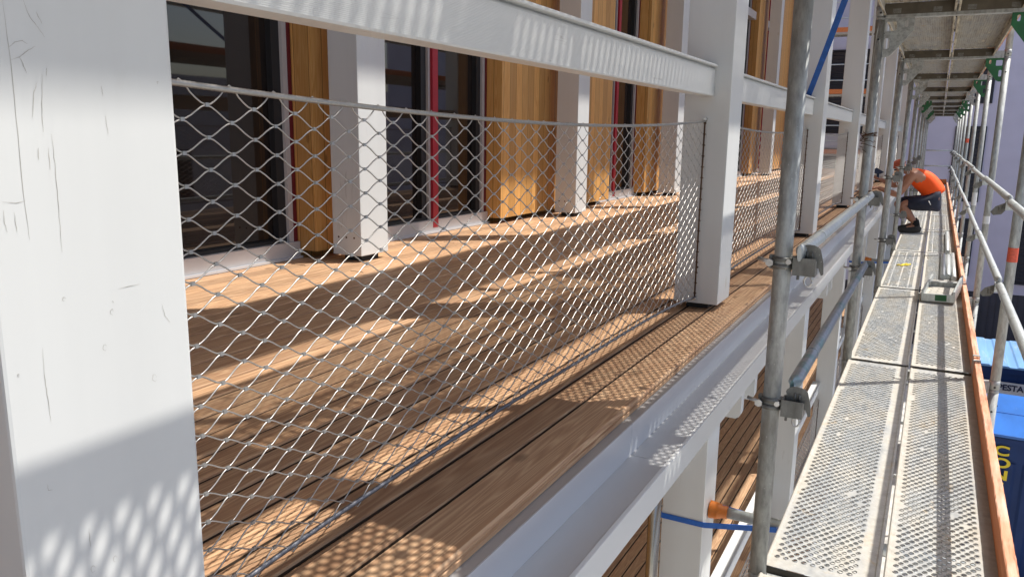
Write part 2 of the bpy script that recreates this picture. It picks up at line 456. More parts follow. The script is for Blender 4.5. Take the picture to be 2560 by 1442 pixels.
# scaffold standing against the far building
fs = thing('far_scaffold', (-3.9, 28.6, GZ), 'distant scaffold with an orange board in front of the lilac building', 'scaffold')
for px in (0, 2.57, -2.57):
    for py in (0, .73):
        mb = MB(); mb.tube([(px, py, 0), (px, py, 15)], .024, 8); mb.build('pole', 'galv', fs)
for z in (6.4, 8.35, 10.3, 12.25):
    mb = MB(); mb.box(-2.6, 2.6, .03, .70, z, z + .06); mb.build('deck', 'plank', fs)
    mb = MB(); mb.box(-2.6, 2.6, 0.0, .028, z + .07, z + .22); mb.build('toe_board', 'toe', fs)
    for h in (.5, 1.0):
        mb = MB(); mb.tube([(-2.6, -.04, z + h), (2.6, -.04, z + h)], .019, 8); mb.build('rail', 'galv_clean', fs)

# ------------------------------------------------------------------ containers in the yard
def container(name, x0, y0, z1, lx, ly, label, roof, band):
    t = thing(name, (x0, y0, GZ), label, 'container', 'blue containers in the yard')
    h = z1 - GZ
    mb = MB(); mb.box(.0, lx, .06, ly - .06, .1, h - .06)
    for i in range(int(lx / .26)): mb.prism([(.10 + i * .26, .06), (.14 + i * .26, .035), (.24 + i * .26, .035), (.28 + i * .26, .06)], 'Z', .2, h - .46)
    mb.build('wall', 'cont_navy', t)
    mb = MB()
    for z0_, z1_ in ((0.0, .18), (h - .16, h - .045)): mb.box(-.03, lx + .03, 0, .08, z0_, z1_); mb.box(-.03, lx + .03, ly - .08, ly, z0_, z1_)
    for x in (-.03, lx - .05): mb.box(x, x + .08, .001, .079, .18, h - .16)
    mb.build('frame', 'cont_navy', t)
    mb = MB()
    if roof == 'ribbed':
        n = int(lx / .33)
        for i in range(n):
            x = i * lx / n; w = lx / n
            mb.prism([(x, h - .045), (x, h - .02), (x + w * .35, h - .02), (x + w * .45, h), (x + w * .9, h), (x + w, h - .02), (x + w, h - .045)], 'Y', -.02, ly + .02)
    else:
        k = 2
        for i in range(k): mb.cbox(-.04, lx + .04, -.02 + i * (ly + .04) / k, -.02 + (i + 1) * (ly + .04) / k - .035, h - .045, h, .008)
        mb.box(-.02, lx, 0, ly, h - .06, h - .046)
    mb.build('roof', 'cont_roof' if roof == 'ribbed' else 'cont_blue', t)
    if band:
        mb = MB(); mb.box(.0, lx - .1, .020, .0345, h - .70, h - .34); mb.build('sign_band', 'cont_white', t)
    return t
ca = container('container', 1.02, 13.73, -4.45, 6.0, 2.35, 'navy container with light blue roof panels and yellow letters, the nearer one', 'flat', False)
for i, ch in enumerate('CONT'):
    me = text_mesh('lettering', ch, .215, .006, 1.38); me.materials.append(MT['letter_yellow'])
    o = link('lettering', me, ca); o.rotation_euler = (PI / 2, 0, 0); o.location = (.222, .031, 2.55 - .345 - .198 * i)
cb = container('container', .70, 17.95, -4.40, 6.0, 2.4, 'navy container with ribbed pale roof and white lettered band behind the lettered one', 'ribbed', True)
me = text_mesh('lettering', 'PESTA', .165, .006, .98); me.materials.append(MT['letter_dark'])
o = link('lettering', me, cb); o.rotation_euler = (PI / 2, 0, 0); o.location = (1.53 - .70, .016, -4.90 - GZ)

# ------------------------------------------------------------------ the timber building
bd = thing('timber_building', (0, 0, 0), 'timber clad building with dark floor length windows behind the balcony', 'building')
Y0, Y1 = -4.0, 20.4
mb = MB()
mb.box(-3.9, -.50, Y0, Y1, 5.80, 6.05); mb.build('roof', 'clad', bd)
mb = MB(); mb.box(-9, -3.40, Y0, Y1, GZ, 5.80); mb.build('wall', 'clad', bd)
def pier(y0, y1, storey=0):
    z0, z1 = (D + .045, 5.79) if storey == 0 else (D - FH + .045, D - .28)
    mb = MB(); mb.box(-3.395, -3.06, y0, y1, z0, z1)
    mb.build('timber_pier', 'clad', bd)
WX = -3.20
def window(y0, y1, mull=None, storey=0, red0=True):
    zb = D - FH * storey if storey else D
    zt = 5.78 if storey == 0 else D - .30
    mb = MB()
    mb.box(-3.33, WX + .02, y0 + .002, y1 - .002, zb + .015, zb + .095)           # bottom rail
    mb.box(-3.33, WX, y0 + .03, y0 + .065, zb + .095, zt); mb.box(-3.33, WX, y1 - .065, y1 - .03, zb + .095, zt)
    if mull:
        mb.box(-3.33, WX, mull - .058, mull - .026, zb + .095, zt); mb.box(-3.33, WX, mull + .026, mull + .045, zb + .095, zt)
    w = mb.build('window', 'frame', bd)
    for a in (y0 + .002, y1 - .030): mb = MB(); mb.box(-3.33, WX + .006, a, a + .024, zb + .095, zt); mb.build('red_strip', 'red_shaded', w)
    if mull: mb = MB(); mb.box(-3.33, WX + .022, mull - .034, mull + .034, zb + .04, zt); mb.build('red_strip', 'red', w)
    mb = MB()
    for a, b in ((y0 + .065, y0 + .115), (y1 - .125, y1 - .065)) + (((mull - .118, mull - .058),) if mull else ()):
        mb.box(-3.33, WX - .02, a, b, zb + .095, zt)
    mb.box(-3.33, WX - .012, y0 + .115, y1 - .125, zb + .095, zb + .112)
    mb.build('seal', 'black', w)
    for a, b in (((y0 + .115, mull - .118), (mull + .045, y1 - .125)) if mull else ((y0 + .115, y1 - .125),)):
        mb = MB(); mb.box(-3.34, WX - .06, a, b, zb + .112, zt); mb.build('pane', 'glass', w)
    mb = MB(); mb.box(-3.33, WX + .040, y0 + .003, y1 - .003, zb + .0015, zb + .0145); mb.build('sill', 'alu', w)
    if storey == 0:
        mb = MB(); mb.box(WX - .02, WX + .09, y0 - .02, y1 + .02, 2.04, 2.17); mb.build('ledge', 'frame', w)
PIERS = [(3.39, 4.03), (5.55, 7.93), (9.08, 9.93), (11.45, 13.85), (15.0, 15.85), (17.3, 20.35)]
WINS = [(-1.6, 3.39, None), (4.03, 5.55, 4.79), (7.93, 9.08, 8.40), (9.93, 11.45, 10.69), (13.85, 15.0, 14.3), (15.85, 17.3, 16.6)]
for a, b in PIERS: pier(a, b)
for a, b, m_ in WINS: window(a, b, m_)
for a, b in PIERS + [(-4, 3.0)]: pier(a, b, 1)
for a, b, m_ in WINS[1:]: window(a, b, m_, 1)

# decking: separate boards with open joints, one floor sheet per storey
def decking(z, name, label):
    mb = MB()
    rnd = random.Random(3)
    xs = [-.668, -.787]; e = -.793
    def board(xa, xb):
        y = Y0
        while y < Y1:
            L = rnd.choice((3.6, 4.2, 4.8)); yb = min(y + L, Y1)
            dz = rnd.uniform(-.0012, .0012)
            p = [(xa, z - .027), (xa, z - .005), (xa + .0015, z - .0015), (xa + .005, z + dz), (xb - .005, z + dz), (xb - .0015, z - .0015), (xb, z - .005), (xb, z - .027)]
            mb.prism(p, 'Y', y, yb - .003)
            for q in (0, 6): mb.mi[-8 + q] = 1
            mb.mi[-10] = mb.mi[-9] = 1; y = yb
    # outermost board has a grooved edge
    y = Y0
    for ya, yb in ((Y0, 2.62), (2.623, 6.4), (6.403, 11.2), (11.203, Y1)):
        mb.prism([(-.787, z - .028), (-.787, z - .005), (-.782, z), (-.674, z), (-.668, z - .005), (-.668, z - .011), (-.674, z - .013), (-.674, z - .016), (-.668, z - .018), (-.668, z - .028)], 'Y', ya, yb)
    x = -.7945
    while x > -3.16:
        board(x - .0880, x); x -= .099
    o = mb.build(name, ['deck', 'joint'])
    return tag(o, label, 'decking', kind='structure')
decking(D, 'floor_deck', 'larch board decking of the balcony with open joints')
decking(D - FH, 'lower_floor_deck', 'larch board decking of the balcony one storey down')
for i, zz in enumerate((D, D - FH)):
    mb = MB(); mb.box(-3.39, -.70, Y0, Y1, zz - .26, zz - .20)
    tag(mb.build('floor_slab', 'plaster'), 'white slab under the balcony decking', 'slab', kind='structure')
    mb = MB()
    for k in range(5): mb.box(-3.2 + k * .5, -3.14 + k * .5, Y0, Y1, zz - .199, zz - .029)
    tag(mb.build('floor_joist', 'black'), 'dark joists under the balcony decking', 'joist', kind='structure')

# gutter along the deck edge: flange, upright, trough and outer lip
for lev, zz in enumerate((D, D - FH)):
    g = thing('edge_gutter', (0, 0, zz), ('bare aluminium channel along the outer edge of the balcony decking' if lev == 0 else 'aluminium channel along the edge of the lower balcony'), 'gutter', 'gutters along the balconies')
    cuts = [Y0, -1.0, 1.90, 4.75, 7.6, 10.45, 13.3, 16.15, Y1]
    mb = MB()
    for a, b in zip(cuts, cuts[1:]):
        mb.box(-.760, -.645, a, b - .0015, -.0335, -.0305)
    mb.build('flange', 'alu_dark', g)
    mb = MB()
    for a, b in zip(cuts, cuts[1:]):
        mb.box(-.6445, -.6415, a, b - .0015, -.118, -.0305)
    mb.build('upstand', 'alu', g)
    mb = MB()
    for a, b in zip(cuts, cuts[1:]):
        mb.box(-.6412, -.545, a, b - .0015, -.1215, -.118)
    mb.build('trough', 'alu_trough', g)
    mb = MB(); mb.cbox(-.5445, -.5330, Y0, Y1, -.192, -.1155, .002); mb.build('fascia', 'white_h', g)
    mb = MB(); mb.box(-.76, -.547, Y0, Y1, -.185, -.125); mb.build('backing', 'white_h', g)

# ------------------------------------------------------------------ balcony posts
def post_mesh(z0, z1, name='timber_post'):
    mb = MB(); mb.cbox(PX0, PX1, 0, PD, z0, z1, .004)
    return mb
proto = post_mesh(D + .026, 5.795)
pl = ['white painted balcony post filling the near side, with sun bands and scratches', 'white balcony post where the near net ends, base on the decking', 'white balcony post half hidden behind the nearest scaffold pole', 'white balcony post between the first and second inner scaffold poles', 'white balcony post beside the crouching worker', 'white balcony post just beyond the crouching worker', 'white balcony post second beyond the worker, mostly hidden', 'white balcony post at the far end of the balcony']
p0 = None
for i, y in enumerate(PY):
    if p0 is None:
        p0 = proto.build('timber_post', 'white_v'); p0.location = (0, y, 0)
        tag(p0, pl[i], 'post', 'white posts along the balcony edge')
        mb = MB(); mb.box(PX0 + .045, PX1 - .05, .04, PD - .04, D + .001, D + .024)
        mb.tube([(PX0 + .09, PD / 2, D + .001), (PX0 + .09, PD / 2, D + .0245)], .055, 16, 0)
        mb.build('foot_pad', 'black', p0)
        mb = MB()
        for zz in (-.54,): mb.tube([(PX0 + .095, .0005, zz), (PX0 + .095, -.0015, zz)], .004, 10)
        mb.build('screw_plug', 'rust', p0)
    else: dup(p0, (0, y, 0), pl[i])
# the nearest post has its own skin with hairline cracks and filled dents
CR = [[(0.4362, 0.1102), (0.4373, 0.0692), (0.4373, -0.0052), (0.4366, -0.0751), (0.4379, -0.1055)], [(0.4544, 0.1129), (0.4585, 0.0995), (0.466, 0.0898), (0.4716, 0.0815)], [(0.4656, 0.1039), (0.4698, 0.0938)], [(0.4374, 0.0699), (0.4429, 0.0746), (0.4499, 0.0767), (0.4544, 0.0743)], [(0.4383, 0.0588), (0.4466, 0.0623), (0.4553, 0.0691), (0.4617, 0.0729)], [(0.4459, 0.0622), (0.4487, 0.0543), (0.4509, 0.0477)], [(0.4598, 0.0408), (0.4557, 0.0297), (0.4519, 0.0077)], [(0.4655, 0.0484), (0.4623, 0.0208), (0.4612, -0.0051)], [(0.4703, 0.0542), (0.4696, 0.0469)], [(0.4688, -0.0069), (0.4694, -0.0352), (0.4688, -0.0776), (0.4681, -0.1208)], [(0.4389, -0.2115), (0.4383, -0.2439), (0.4394, -0.2689), (0.44, -0.2866)], [(0.4547, -0.0199), (0.4543, -0.0311)], [(0.4643, -0.02), (0.4641, -0.0408)], [(0.5246, 0.0408), (0.5258, 0.0311)], [(0.5262, 0.0114), (0.5281, -0.0065)], [(0.5247, -0.1671), (0.5366, -0.1665), (0.5512, -0.1663)], [(0.4166, -0.0682), (0.429, -0.0701), (0.4372, -0.0688)], [(0.4169, -0.0755), (0.4164, -0.0865), (0.4183, -0.0959)], [(0.4263, -0.0781), (0.4269, -0.0968)], [(0.5758, -0.1931), (0.5793, -0.2075), (0.5855, -0.2158)], [(0.43, -0.3498), (0.4301, -0.3563), (0.4345, -0.3572)], [(0.5167, -0.1787), (0.5183, -0.1807)], [(0.468, -0.415), (0.4678, -0.4357)]]
KN = [(0.5156, -0.1905, 7), (0.56, -0.2747, 9), (0.4685, -0.462, 9), (0.4942, -0.4634, 8), (0.4654, -0.1677, 5), (0.504, -0.2261, 7), (0.5915, 0.048, 3), (0.414, -0.2324, 3)]
mb = post_mesh(D + .026, 5.795)
rnd = random.Random(4)
def crack(pl_, w):
    P_ = []
    for a, b in zip(pl_, pl_[1:]):
        for i in range(5): P_.append((a[0] + (b[0] - a[0]) * i / 5 + rnd.uniform(-.0004, .0004), a[1] + (b[1] - a[1]) * i / 5))
    P_.append(pl_[-1]); n = len(P_); vs = []
    for i, (y, z) in enumerate(P_):
        q0_, q1_ = P_[max(0, i - 1)], P_[min(n - 1, i + 1)]
        d = Vector((q1_[0] - q0_[0], q1_[1] - q0_[1])).normalized(); t = Vector((-d.y, d.x)) * w * (.25 + math.sin(PI * (i + .3) / n) * rnd.uniform(.5, 1.1))
        for s in (-1, 1): vs.append((PX1 + .0003, y + s * t.x - .400, z + s * t.y))
    mb.add(vs, [(2 * i, 2 * i + 1, 2 * i + 3, 2 * i + 2) for i in range(n - 1)], 1)
for c_ in CR: crack(c_, .00023)
for y, z, r in KN:
    r *= .00030
    ring = [(y + r * math.cos(a) * rnd.uniform(.8, 1.2), z + 1.5 * r * math.sin(a) * rnd.uniform(.8, 1.2)) for a in [2 * PI * i / 9 for i in range(10)]]
    crack(ring[:rnd.choice((7, 8, 9))], .0002)
nm_ = mb.build('near_face', ['white_v', 'crack'])
p0.data = nm_.data; bpy.data.objects.remove(nm_)
# lower storey posts
q0 = None
ll = ['lower storey post behind the near gutter', 'white lower storey post the orange capped tie pushes against', 'white lower storey post seen right of the nearest scaffold pole', 'white lower storey post where the lower hand rail ends', 'white lower storey post with the small second tie', 'white lower post near the middle of the walkway', 'white lower post far along the walkway', 'white lower post at the far end']
for i, y in enumerate(PY):
    if q0 is None:
        q0 = post_mesh(D - FH + .026, D - .262).build('lower_post', 'white_v'); q0.location = (0, y, 0)
        tag(q0, ll[i], 'post', 'white posts of the lower storey')
        mb = MB(); mb.box(PX0 + .045, PX1 - .05, .04, PD - .04, D - FH + .001, D - FH + .024); mb.build('foot_pad', 'black', q0)
    else: dup(q0, (0, y, 0), ll[i])
# paired joist ends clasping each post under the gutter
j0 = None
for i, y in enumerate(PY):
    lab = 'paired white beam ends under the gutter, clasping the ' + ORD[i] + ' post along the balcony'
    if j0 is None:
        j0 = thing('beam_pair', (0, y, 0), lab, 'beam', 'white beam ends under the gutter')
        for a, b in ((-.058, -.003), (PD + .003, PD + .058)):
            mb = MB()
            mb.prism([(-3.3, D - .43), (-.632, D - .43), (-.618, D - .422), (-.612, D - .408), (-.612, D - .194), (-3.3, D - .194)], 'Y', a, b)
            mb.build('beam', 'white_h', j0)
    else: dup(j0, (0, y, 0), lab)
# posts by the wall
ip = None
il = ['white post by the wall in front of the narrow timber pier', 'white post by the wall in front of the wide plank clad pier', 'white post by the wall right of the window with the red strip', 'white post by the wall hidden behind the second balcony post', 'white post by the wall seen through the second railing bay', 'white post by the wall at the far end of the balcony']
for i, y in enumerate((3.43, 6.39, 9.37, 12.4, 15.5, 18.4)):
    if ip is None:
        mb = MB(); mb.cbox(-2.972, -2.772, 0, .245, D + .035, 5.795, .004); ip = mb.build('wall_post', 'white_v'); ip.location = (0, y, 0)
        tag(ip, il[i], 'post', 'white posts beside the wall')
        mb = MB(); mb.box(-2.93, -2.81, .05, .2, D + .001, D + .034); mb.build('foot_pad', 'black', ip)
        mb = MB()
        for k in range(3): mb.tube([(-2.93 + k * .055, .0005, D + .135), (-2.93 + k * .055, -.0015, D + .135)], .006, 8)
        mb.build('screw_plug', 'rust', ip)
    else: dup(ip, (0, y, 0), il[i])

# ------------------------------------------------------------------ hand rails
RZ0, RZ1 = .157, .262
def rail_proto(L):
    o = thing('hand_rail', (0, 0, 0), '', 'railing')
    mb = MB()
    # grooved front, one long profile
    prof = []
    n = 34
    for i in range(n):
        za = RZ0 + .004 + (RZ1 - RZ0 - .008) * i / n; zc = RZ0 + .004 + (RZ1 - RZ0 - .008) * (i + .5) / n; zb = RZ0 + .004 + (RZ1 - RZ0 - .008) * (i + 1) / n
        prof += [(-.8170, za + .0004), (-.8170, zb - .0008), (-.8175, zc + (zb - zc) * .85)]
    mb.prism([(-.875, RZ0), (-.8195, RZ0)] + prof + [(-.8195, RZ1), (-.875, RZ1)], 'Y', .004, L - .004)
    mb.build('beam', 'white_h', o)
    mb = MB(); mb.cbox(-.885, -.806, .0, L - .006, RZ1 + .007, RZ1 + .016, .003); mb.box(-.87, -.83, .004, L - .01, RZ1, RZ1 + .0071)
    mb.build('cover_strip', 'white_h', o)
    return o
RL = 2.845 - PD
rl = ['grooved white hand rail of the near bay, sun striped, running to the second post', 'white hand rail of the second bay, partly behind the scaffold pole', 'white hand rail of the third bay behind the blue strap', 'white hand rail of the fourth bay', 'white hand rail of the fifth bay, a sliver between poles', 'white hand rail of the sixth bay', 'white hand rail of the last bay']
r0 = rail_proto(RL)
for i in range(7):
    if i == 0:
        r0.location = (0, PY[0] + PD, 0); tag(r0, rl[0], 'railing', 'hand rails of the balcony')
    else: dup(r0, (0, PY[i] + PD, 0), rl[i])
    dup(r0, (-.075, PY[i] + PD, -FH), 'white hand rail of the lower balcony, ' + ORD[i] + ' bay from the near end', 'hand rails of the lower balcony')

# ------------------------------------------------------------------ wire rope nets
NX = -.843
def net_proto(L):
    o = thing('safety_net', (0, 0, 0), '', 'net')
    px, pz = .0802, .02125
    ztop, zbot = .060, -.668
    def zt(y):
        u = 2 * y / L - 1
        return ztop - .036 * (1 - u * u)
    def zb(y):
        u = 2 * y / L - 1
        return zbot + .034 * (1 - u ** 4)
    rows = 34
    mb = MB()
    rnd = random.Random(5)
    dy0 = .007
    nper = int((L - .02) / px)
    spp = 10
    for i in range(rows):
        pts = []
        for j in range(nper * spp + 1):
            y = .012 + j * px / spp
            ph = 2 * PI * (j / spp) + i * PI + .55
            c = math.cos(ph)
            w = c if i in (0, rows - 1) else .35 * (1 - 2 * math.acos(max(-1, min(1, c))) / PI) + .65 * c
            s = (i + .5 - .5 * w) / rows
            zz = zt(y) - .002 + (zb(y) - zt(y)) * s
            if i == 0 and c > .4: zz += (c - .4) ** 1.5 * .016
            if i == rows - 1 and c < -.55: zz -= (-.55 - c) * .018
            xx = NX + .0012 * (1 if i % 2 else -1) * (1 - abs(c))
            pts.append((xx, y, zz))
        mb.tube(pts, .00118, 6, 0, False)
        if i:
            for j in range(nper * 2 + 1):
                y = .012 + (j * PI - .55 - i * PI) / (2 * PI) * px
                y += math.ceil((.012 - y) / px) * px if y < .012 else 0
            k0 = -int(i) 
            for k in range(-2, nper + 3):
                y = .012 + (2 * PI * k - .55 - i * PI) / (2 * PI) * px + (i // 2 + 1) * px
                if .02 < y < .012 + nper * px - .004:
                    s = i / rows
                    zz = zt(y) - .002 + (zb(y) - zt(y)) * s
                    mb.box(NX - .0019, NX + .0019, y - .0030, y + .0030, zz - .0026, zz + .0026, 1)
    mb.build('netting', ['wire', 'ferrule'], o, fix=False)
    def rope(fn, r, name, mat='rope'):
        mb = MB(); n = int(L / .0035); k = 18; vs = []
        for i in range(n + 1):
            y = L * i / n; z = fn(y)
            for j in range(k):
                a = 2 * PI * j / k
                rr = r * (1 + .13 * abs(math.cos(3 * a)) - .08)
                b = a + y / .042 * 2 * PI
                vs.append((NX + rr * math.cos(b), y, z + rr * math.sin(b)))
        mb.add(vs, [(i * k + j, i * k + (j + 1) % k, (i + 1) * k + (j + 1) % k, (i + 1) * k + j) for i in range(n) for j in range(k)], 0, True)
        mb.build(name, mat, o, fix=False)
    rope(zt, .0043, 'top_cable'); rope(zb, .0044, 'bottom_cable', 'rope_dark')
    for yy in (.018, L - .018):
        mb = MB(); mb.tube([(NX, yy, zbot - .004), (NX, yy, ztop + .006)], .0035, 8)
        for k in range(17):
            z = zbot + .02 + k * (ztop - zbot - .03) / 16
            mb.tube([(NX, yy - .006, z - .004), (NX + .006, yy, z), (NX, yy + .004, z + .004), (NX - .006, yy, z)], .0017, 5)
        mb.build('edge_rod', 'rust', o)
        s = 1 if yy > 1 else -1
        for z in (zbot - .004, ztop + .006):
            mb = MB(); mb.tube([(NX, yy - s * .006, z), (NX, yy + s * .0175, z)], .0065, 10); mb.build('eye_bolt', 'bolt', o)
    return o
nl = ['wire rope net of the near bay stretched between cables', 'wire rope net of the second bay beyond the second post', 'wire rope net of the third bay, right of the nearest scaffold pole', 'wire rope net of the fourth bay', 'wire rope net of the fifth bay', 'wire rope net of the sixth bay', 'wire rope net of the last bay']
n0 = net_proto(RL)
for i in range(7):
    if i == 0: n0.location = (0, PY[0] + PD, 0); tag(n0, nl[0], 'net', 'wire nets of the balcony railing')
    else: dup(n0, (0, PY[i] + PD, 0), nl[i])
    if 0 < i < 6: dup(n0, (-.04, PY[i] + PD, -FH), 'wire rope net of the lower balcony, ' + ORD[i] + ' bay from the near end', 'wire nets of the lower balcony')

# ------------------------------------------------------------------ scaffold planks
def plank_mesh(kind, w=.311, cols=9):
    """U-shaped steel plank, origin at its inner near top corner; perforated sheet with raised rims."""
    L = 2.573 - .056
    up = kind >= 3
    mb = MB()
    a, b = .0254, .02025
    hx0 = .0235 if up else .031; r0, r1 = (.0099, .0086) if up else (.0092, .0068)
    ya = .055; nrow = int((L - 2 * ya) / b)
    xl, xr = (.0005, w - .0005) if up else (.012, w - .012)
    rnd = random.Random(kind)
    n8 = 8
    for r in range(nrow):
        y0 = ya + r * b; y1 = y0 + b; yc = (y0 + y1) / 2
        off = 0 if r % 2 == 0 else a / 2
        cnt = cols
        xs0 = hx0 - a / 2 + off
        if kind == 2: grp = True
        else: grp = False
        mb.add([(xl, y0, 0), (xs0, y0, 0), (xs0, y1, 0), (xl, y1, 0)], [(0, 1, 2, 3)])
        xe = xs0 + cnt * a
        mb.add([(xe, y0, 0), (xr, y0, 0), (xr, y1, 0), (xe, y1, 0)], [(0, 1, 2, 3)])
        for c in range(cnt):
            x0 = xs0 + c * a; x1 = x0 + a; xc = (x0 + x1) / 2
            if kind == 4 or (kind == 5 and r % 2) or rnd.random() < (.03 if kind == 2 else .006) or (grp and (c + (r % 2)) % 3 == 2 and r % 2 == 1):
                mb.add([(x0, y0, 0), (x1, y0, 0), (x1, y1, 0), (x0, y1, 0)], [(0, 1, 2, 3)]); continue
            outer = [(x1, yc, 0), (x1, y1, 0), (xc, y1, 0), (x0, y1, 0), (x0, yc, 0), (x0, y0, 0), (xc, y0, 0), (x1, y0, 0)]
            r_ = r1 * rnd.uniform(.88, 1.05)
            ring0 = [(xc + r0 * math.cos(PI / 4 * j), yc + r0 * math.sin(PI / 4 * j), 0) for j in range(8)]
            ring1 = [(xc + (r_ + .0007) * math.cos(PI / 4 * j), yc + (r_ + .0007) * math.sin(PI / 4 * j), .0030) for j in range(8)]
            ring2 = [(xc + r_ * math.cos(PI / 4 * j), yc + r_ * math.sin(PI / 4 * j), .0022) for j in range(8)]
            ring3 = [(xc + r_ * math.cos(PI / 4 * j), yc + r_ * math.sin(PI / 4 * j), -.0008) for j in range(8)]
            vs = outer + ring0 + ring1 + ring2 + ring3
            fs = []
            for k in range(4):
                for j in range(8):
                    jj = (j + 1) % 8
                    fs.append((k * 8 + j, k * 8 + jj, (k + 1) * 8 + jj, (k + 1) * 8 + j))
            mb.add(vs, fs)
    # solid ends
    mb.add([(xl, 0, 0), (xr, 0, 0), (xr, ya, 0), (xl, ya, 0)], [(0, 1, 2, 3)])
    ye = ya + nrow * b
    mb.add([(xl, ye, 0), (xr, ye, 0), (xr, L, 0), (xl, L, 0)], [(0, 1, 2, 3)])
    # folded sides: small raised bead, wall, inward lip
    for s in (0, 1):
        f = (lambda x: x) if s == 0 else (lambda x: w - x)
        prof = [(f(.012), 0), (f(.009), .003), (f(.004), .003), (f(0), -.002), (f(0), -.060), (f(.010), -.060), (f(.010), -.054), (f(.003), -.055)]
        if up: prof = [(f(.0005), 0), (f(0), -.002)] + prof[4:]
        vs = [(p[0], 0, p[1]) for p in prof] + [(p[0], L, p[1]) for p in prof]; n = len(prof)
        mb.add(vs, [(i, i + 1, n + i + 1, n + i) for i in range(n - 1)])
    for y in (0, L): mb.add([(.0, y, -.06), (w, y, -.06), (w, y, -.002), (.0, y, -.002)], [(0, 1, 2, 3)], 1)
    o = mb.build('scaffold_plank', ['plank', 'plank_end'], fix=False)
    return o
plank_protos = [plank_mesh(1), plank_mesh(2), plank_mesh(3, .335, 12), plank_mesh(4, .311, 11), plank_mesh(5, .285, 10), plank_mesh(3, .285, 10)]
for y, s in ((0, -1), (2.573 - .056, 1)):
    for x in (.06, .25):
        hooks = MB(); hooks.box(x - .02, x + .02, min(y, y + s * .022), max(y, y + s * .022), -.055, -.030)
        hook_o = hooks.build('claw', 'cast', plank_protos[0])
        for pp in plank_protos[1:]: link('claw', hook_o.data, pp)
used = [False] * 6
where = {0: 'walkway', 1: 'deck overhead', 2: 'second deck overhead', 3: 'third deck overhead'}
for lv in (0, 1, 2, 3):
    for n in range(-2, 9):
        if lv in (2, 3) and n > 7: continue
        for side in (0, 1):
            k = ((2 if side == 0 else (5 if lv == 1 else 4)) if lv == 1 or (lv == 2 and (n == 0 or (side == 1 and -2 < n < 5))) else 3) if lv else (0 if n in (0, -1, 1) else (1 if (n + side) % 3 else 0))
            loc = ((-.336 if side == 0 else -.015) if lv == 0 else (-.328 if side == 0 else (.015 if k != 3 else -.011)), J(n) + .028, T[lv] + random.uniform(-.0015, .0015))
            sd_ = 'building side' if side == 0 else 'yard side'
            bay = 'bay behind the camera' if n < -1 else ('bay under the camera' if n == -1 else ORD[n] + ' bay')
            lab = ('solid steel plank, ' if k == 3 else 'dusty perforated plank, ') + sd_ + ' of the ' + where[lv] + ', ' + bay
            p = plank_protos[k]
            if not used[k]:
                used[k] = True; p.location = loc; tag(p, lab, 'scaffold plank', 'perforated scaffold planks')
            else: dup(p, loc, lab)

mb = MB(); mb.box(-.328, .298, 1.61, 2.36, .004, .022)  # unseen sheet, added to stop sun dots falling on the deck edge
o = mb.build('sun_blocker_sheet', 'clad'); o.location = (0, 0, T[1]); tag(o, 'unseen sheet added on the overhead deck above the camera to block sun dots', 'sun blocker')
mb = MB(); mb.box(-.52, .30, 1.56, 1.65, .0225, .065)  # unseen bar, added so its shadow interrupts the sunlit strip
o = mb.build('sun_blocker_bar', 'clad'); o.location = (0, 0, T[1]); tag(o, 'unseen bar added on the blocking sheet to cast shade, jutting towards the building', 'batten')
# ------------------------------------------------------------------ scaffold frames
gus_out = [(0, .0), (.172, .0), (.172, -.085), (.055, -.245), (.03, -.258), (0, -.258)]
gus_h = [rrect(.010, .075, -.085, -.02, .01), rrect(.008, .040, -.205, -.13, .012), rrect(.118, .142, -.065, -.015, .011)]
gm = plate_mesh('gusset', gus_out, gus_h, .006, .0015)
gm.materials.append(MT['galv'])
gm_out = gm.copy(); gm.transform(Matrix.Diagonal((.83, .76, 1, 1))); gm_out.transform(Matrix.Diagonal((.70, .68, 1, 1)))
gmg_in = gm.copy(); gmg_in.materials.clear(); gmg_in.materials.append(MT['green'])
gmg = gm_out.copy(); gmg.materials.clear(); gmg.materials.append(MT['green'])
def frame_proto():
    o = thing('scaffold_portal', (0, 0, 0), '', 'scaffold frame')
    for x in (PI_X, PO_X):
        mb = MB(); mb.tube([(x, 0, .0), (x, 0, 1.93)], .0241, 20)
        mb.tube([(x, 0, 1.925), (x, 0, 1.9499)], .0222, 16)
        mb.tube([(x, 0, .012), (x, 0, .05)], .0252, 20)
        mb.build('pole', 'galv', o)
        mb = MB()
        for zz in (.045, 1.86): mb.tube([(x - .0262, 0, zz), (x + .0262, 0, zz)], .0055, 10); mb.tube([(x, -.0262, zz - .03), (x, .0262, zz - .03)], .0055, 10)
        mb.build('pin_hole', 'black', o)
    mb = MB(); mb.prism([(-.024, 1.99), (-.024, 1.942), (-.020, 1.942), (-.020, 1.986), (.020, 1.986), (.020, 1.942), (.024, 1.942), (.024, 1.99)], 'X', PI_X + .0241, PO_X - .0241)
    mb.box(PI_X + .024, PO_X - .024, -.026, .026, 1.936, 1.9419)
    mb.build('transom', 'galv', o)
    for x, s in ((PI_X + .020, 1), (PO_X - .020, -1)):
        g = link('gusset', gm if s == 1 else gm_out, o); g.location = (x, 0, 1.936); g.rotation_euler = (PI / 2, 0, 0 if s == 1 else PI)
        if s == -1: g.rotation_euler = (PI / 2, 0, PI)
    return o
f0 = frame_proto()
first = True
green_out = {1, 2, 3, 5, 6, 7}; green_in = {5, 7}
lvn = {-1: 'below the walkway', 0: 'at walkway level', 1: 'one level above the walkway', 2: 'two levels above the walkway'}
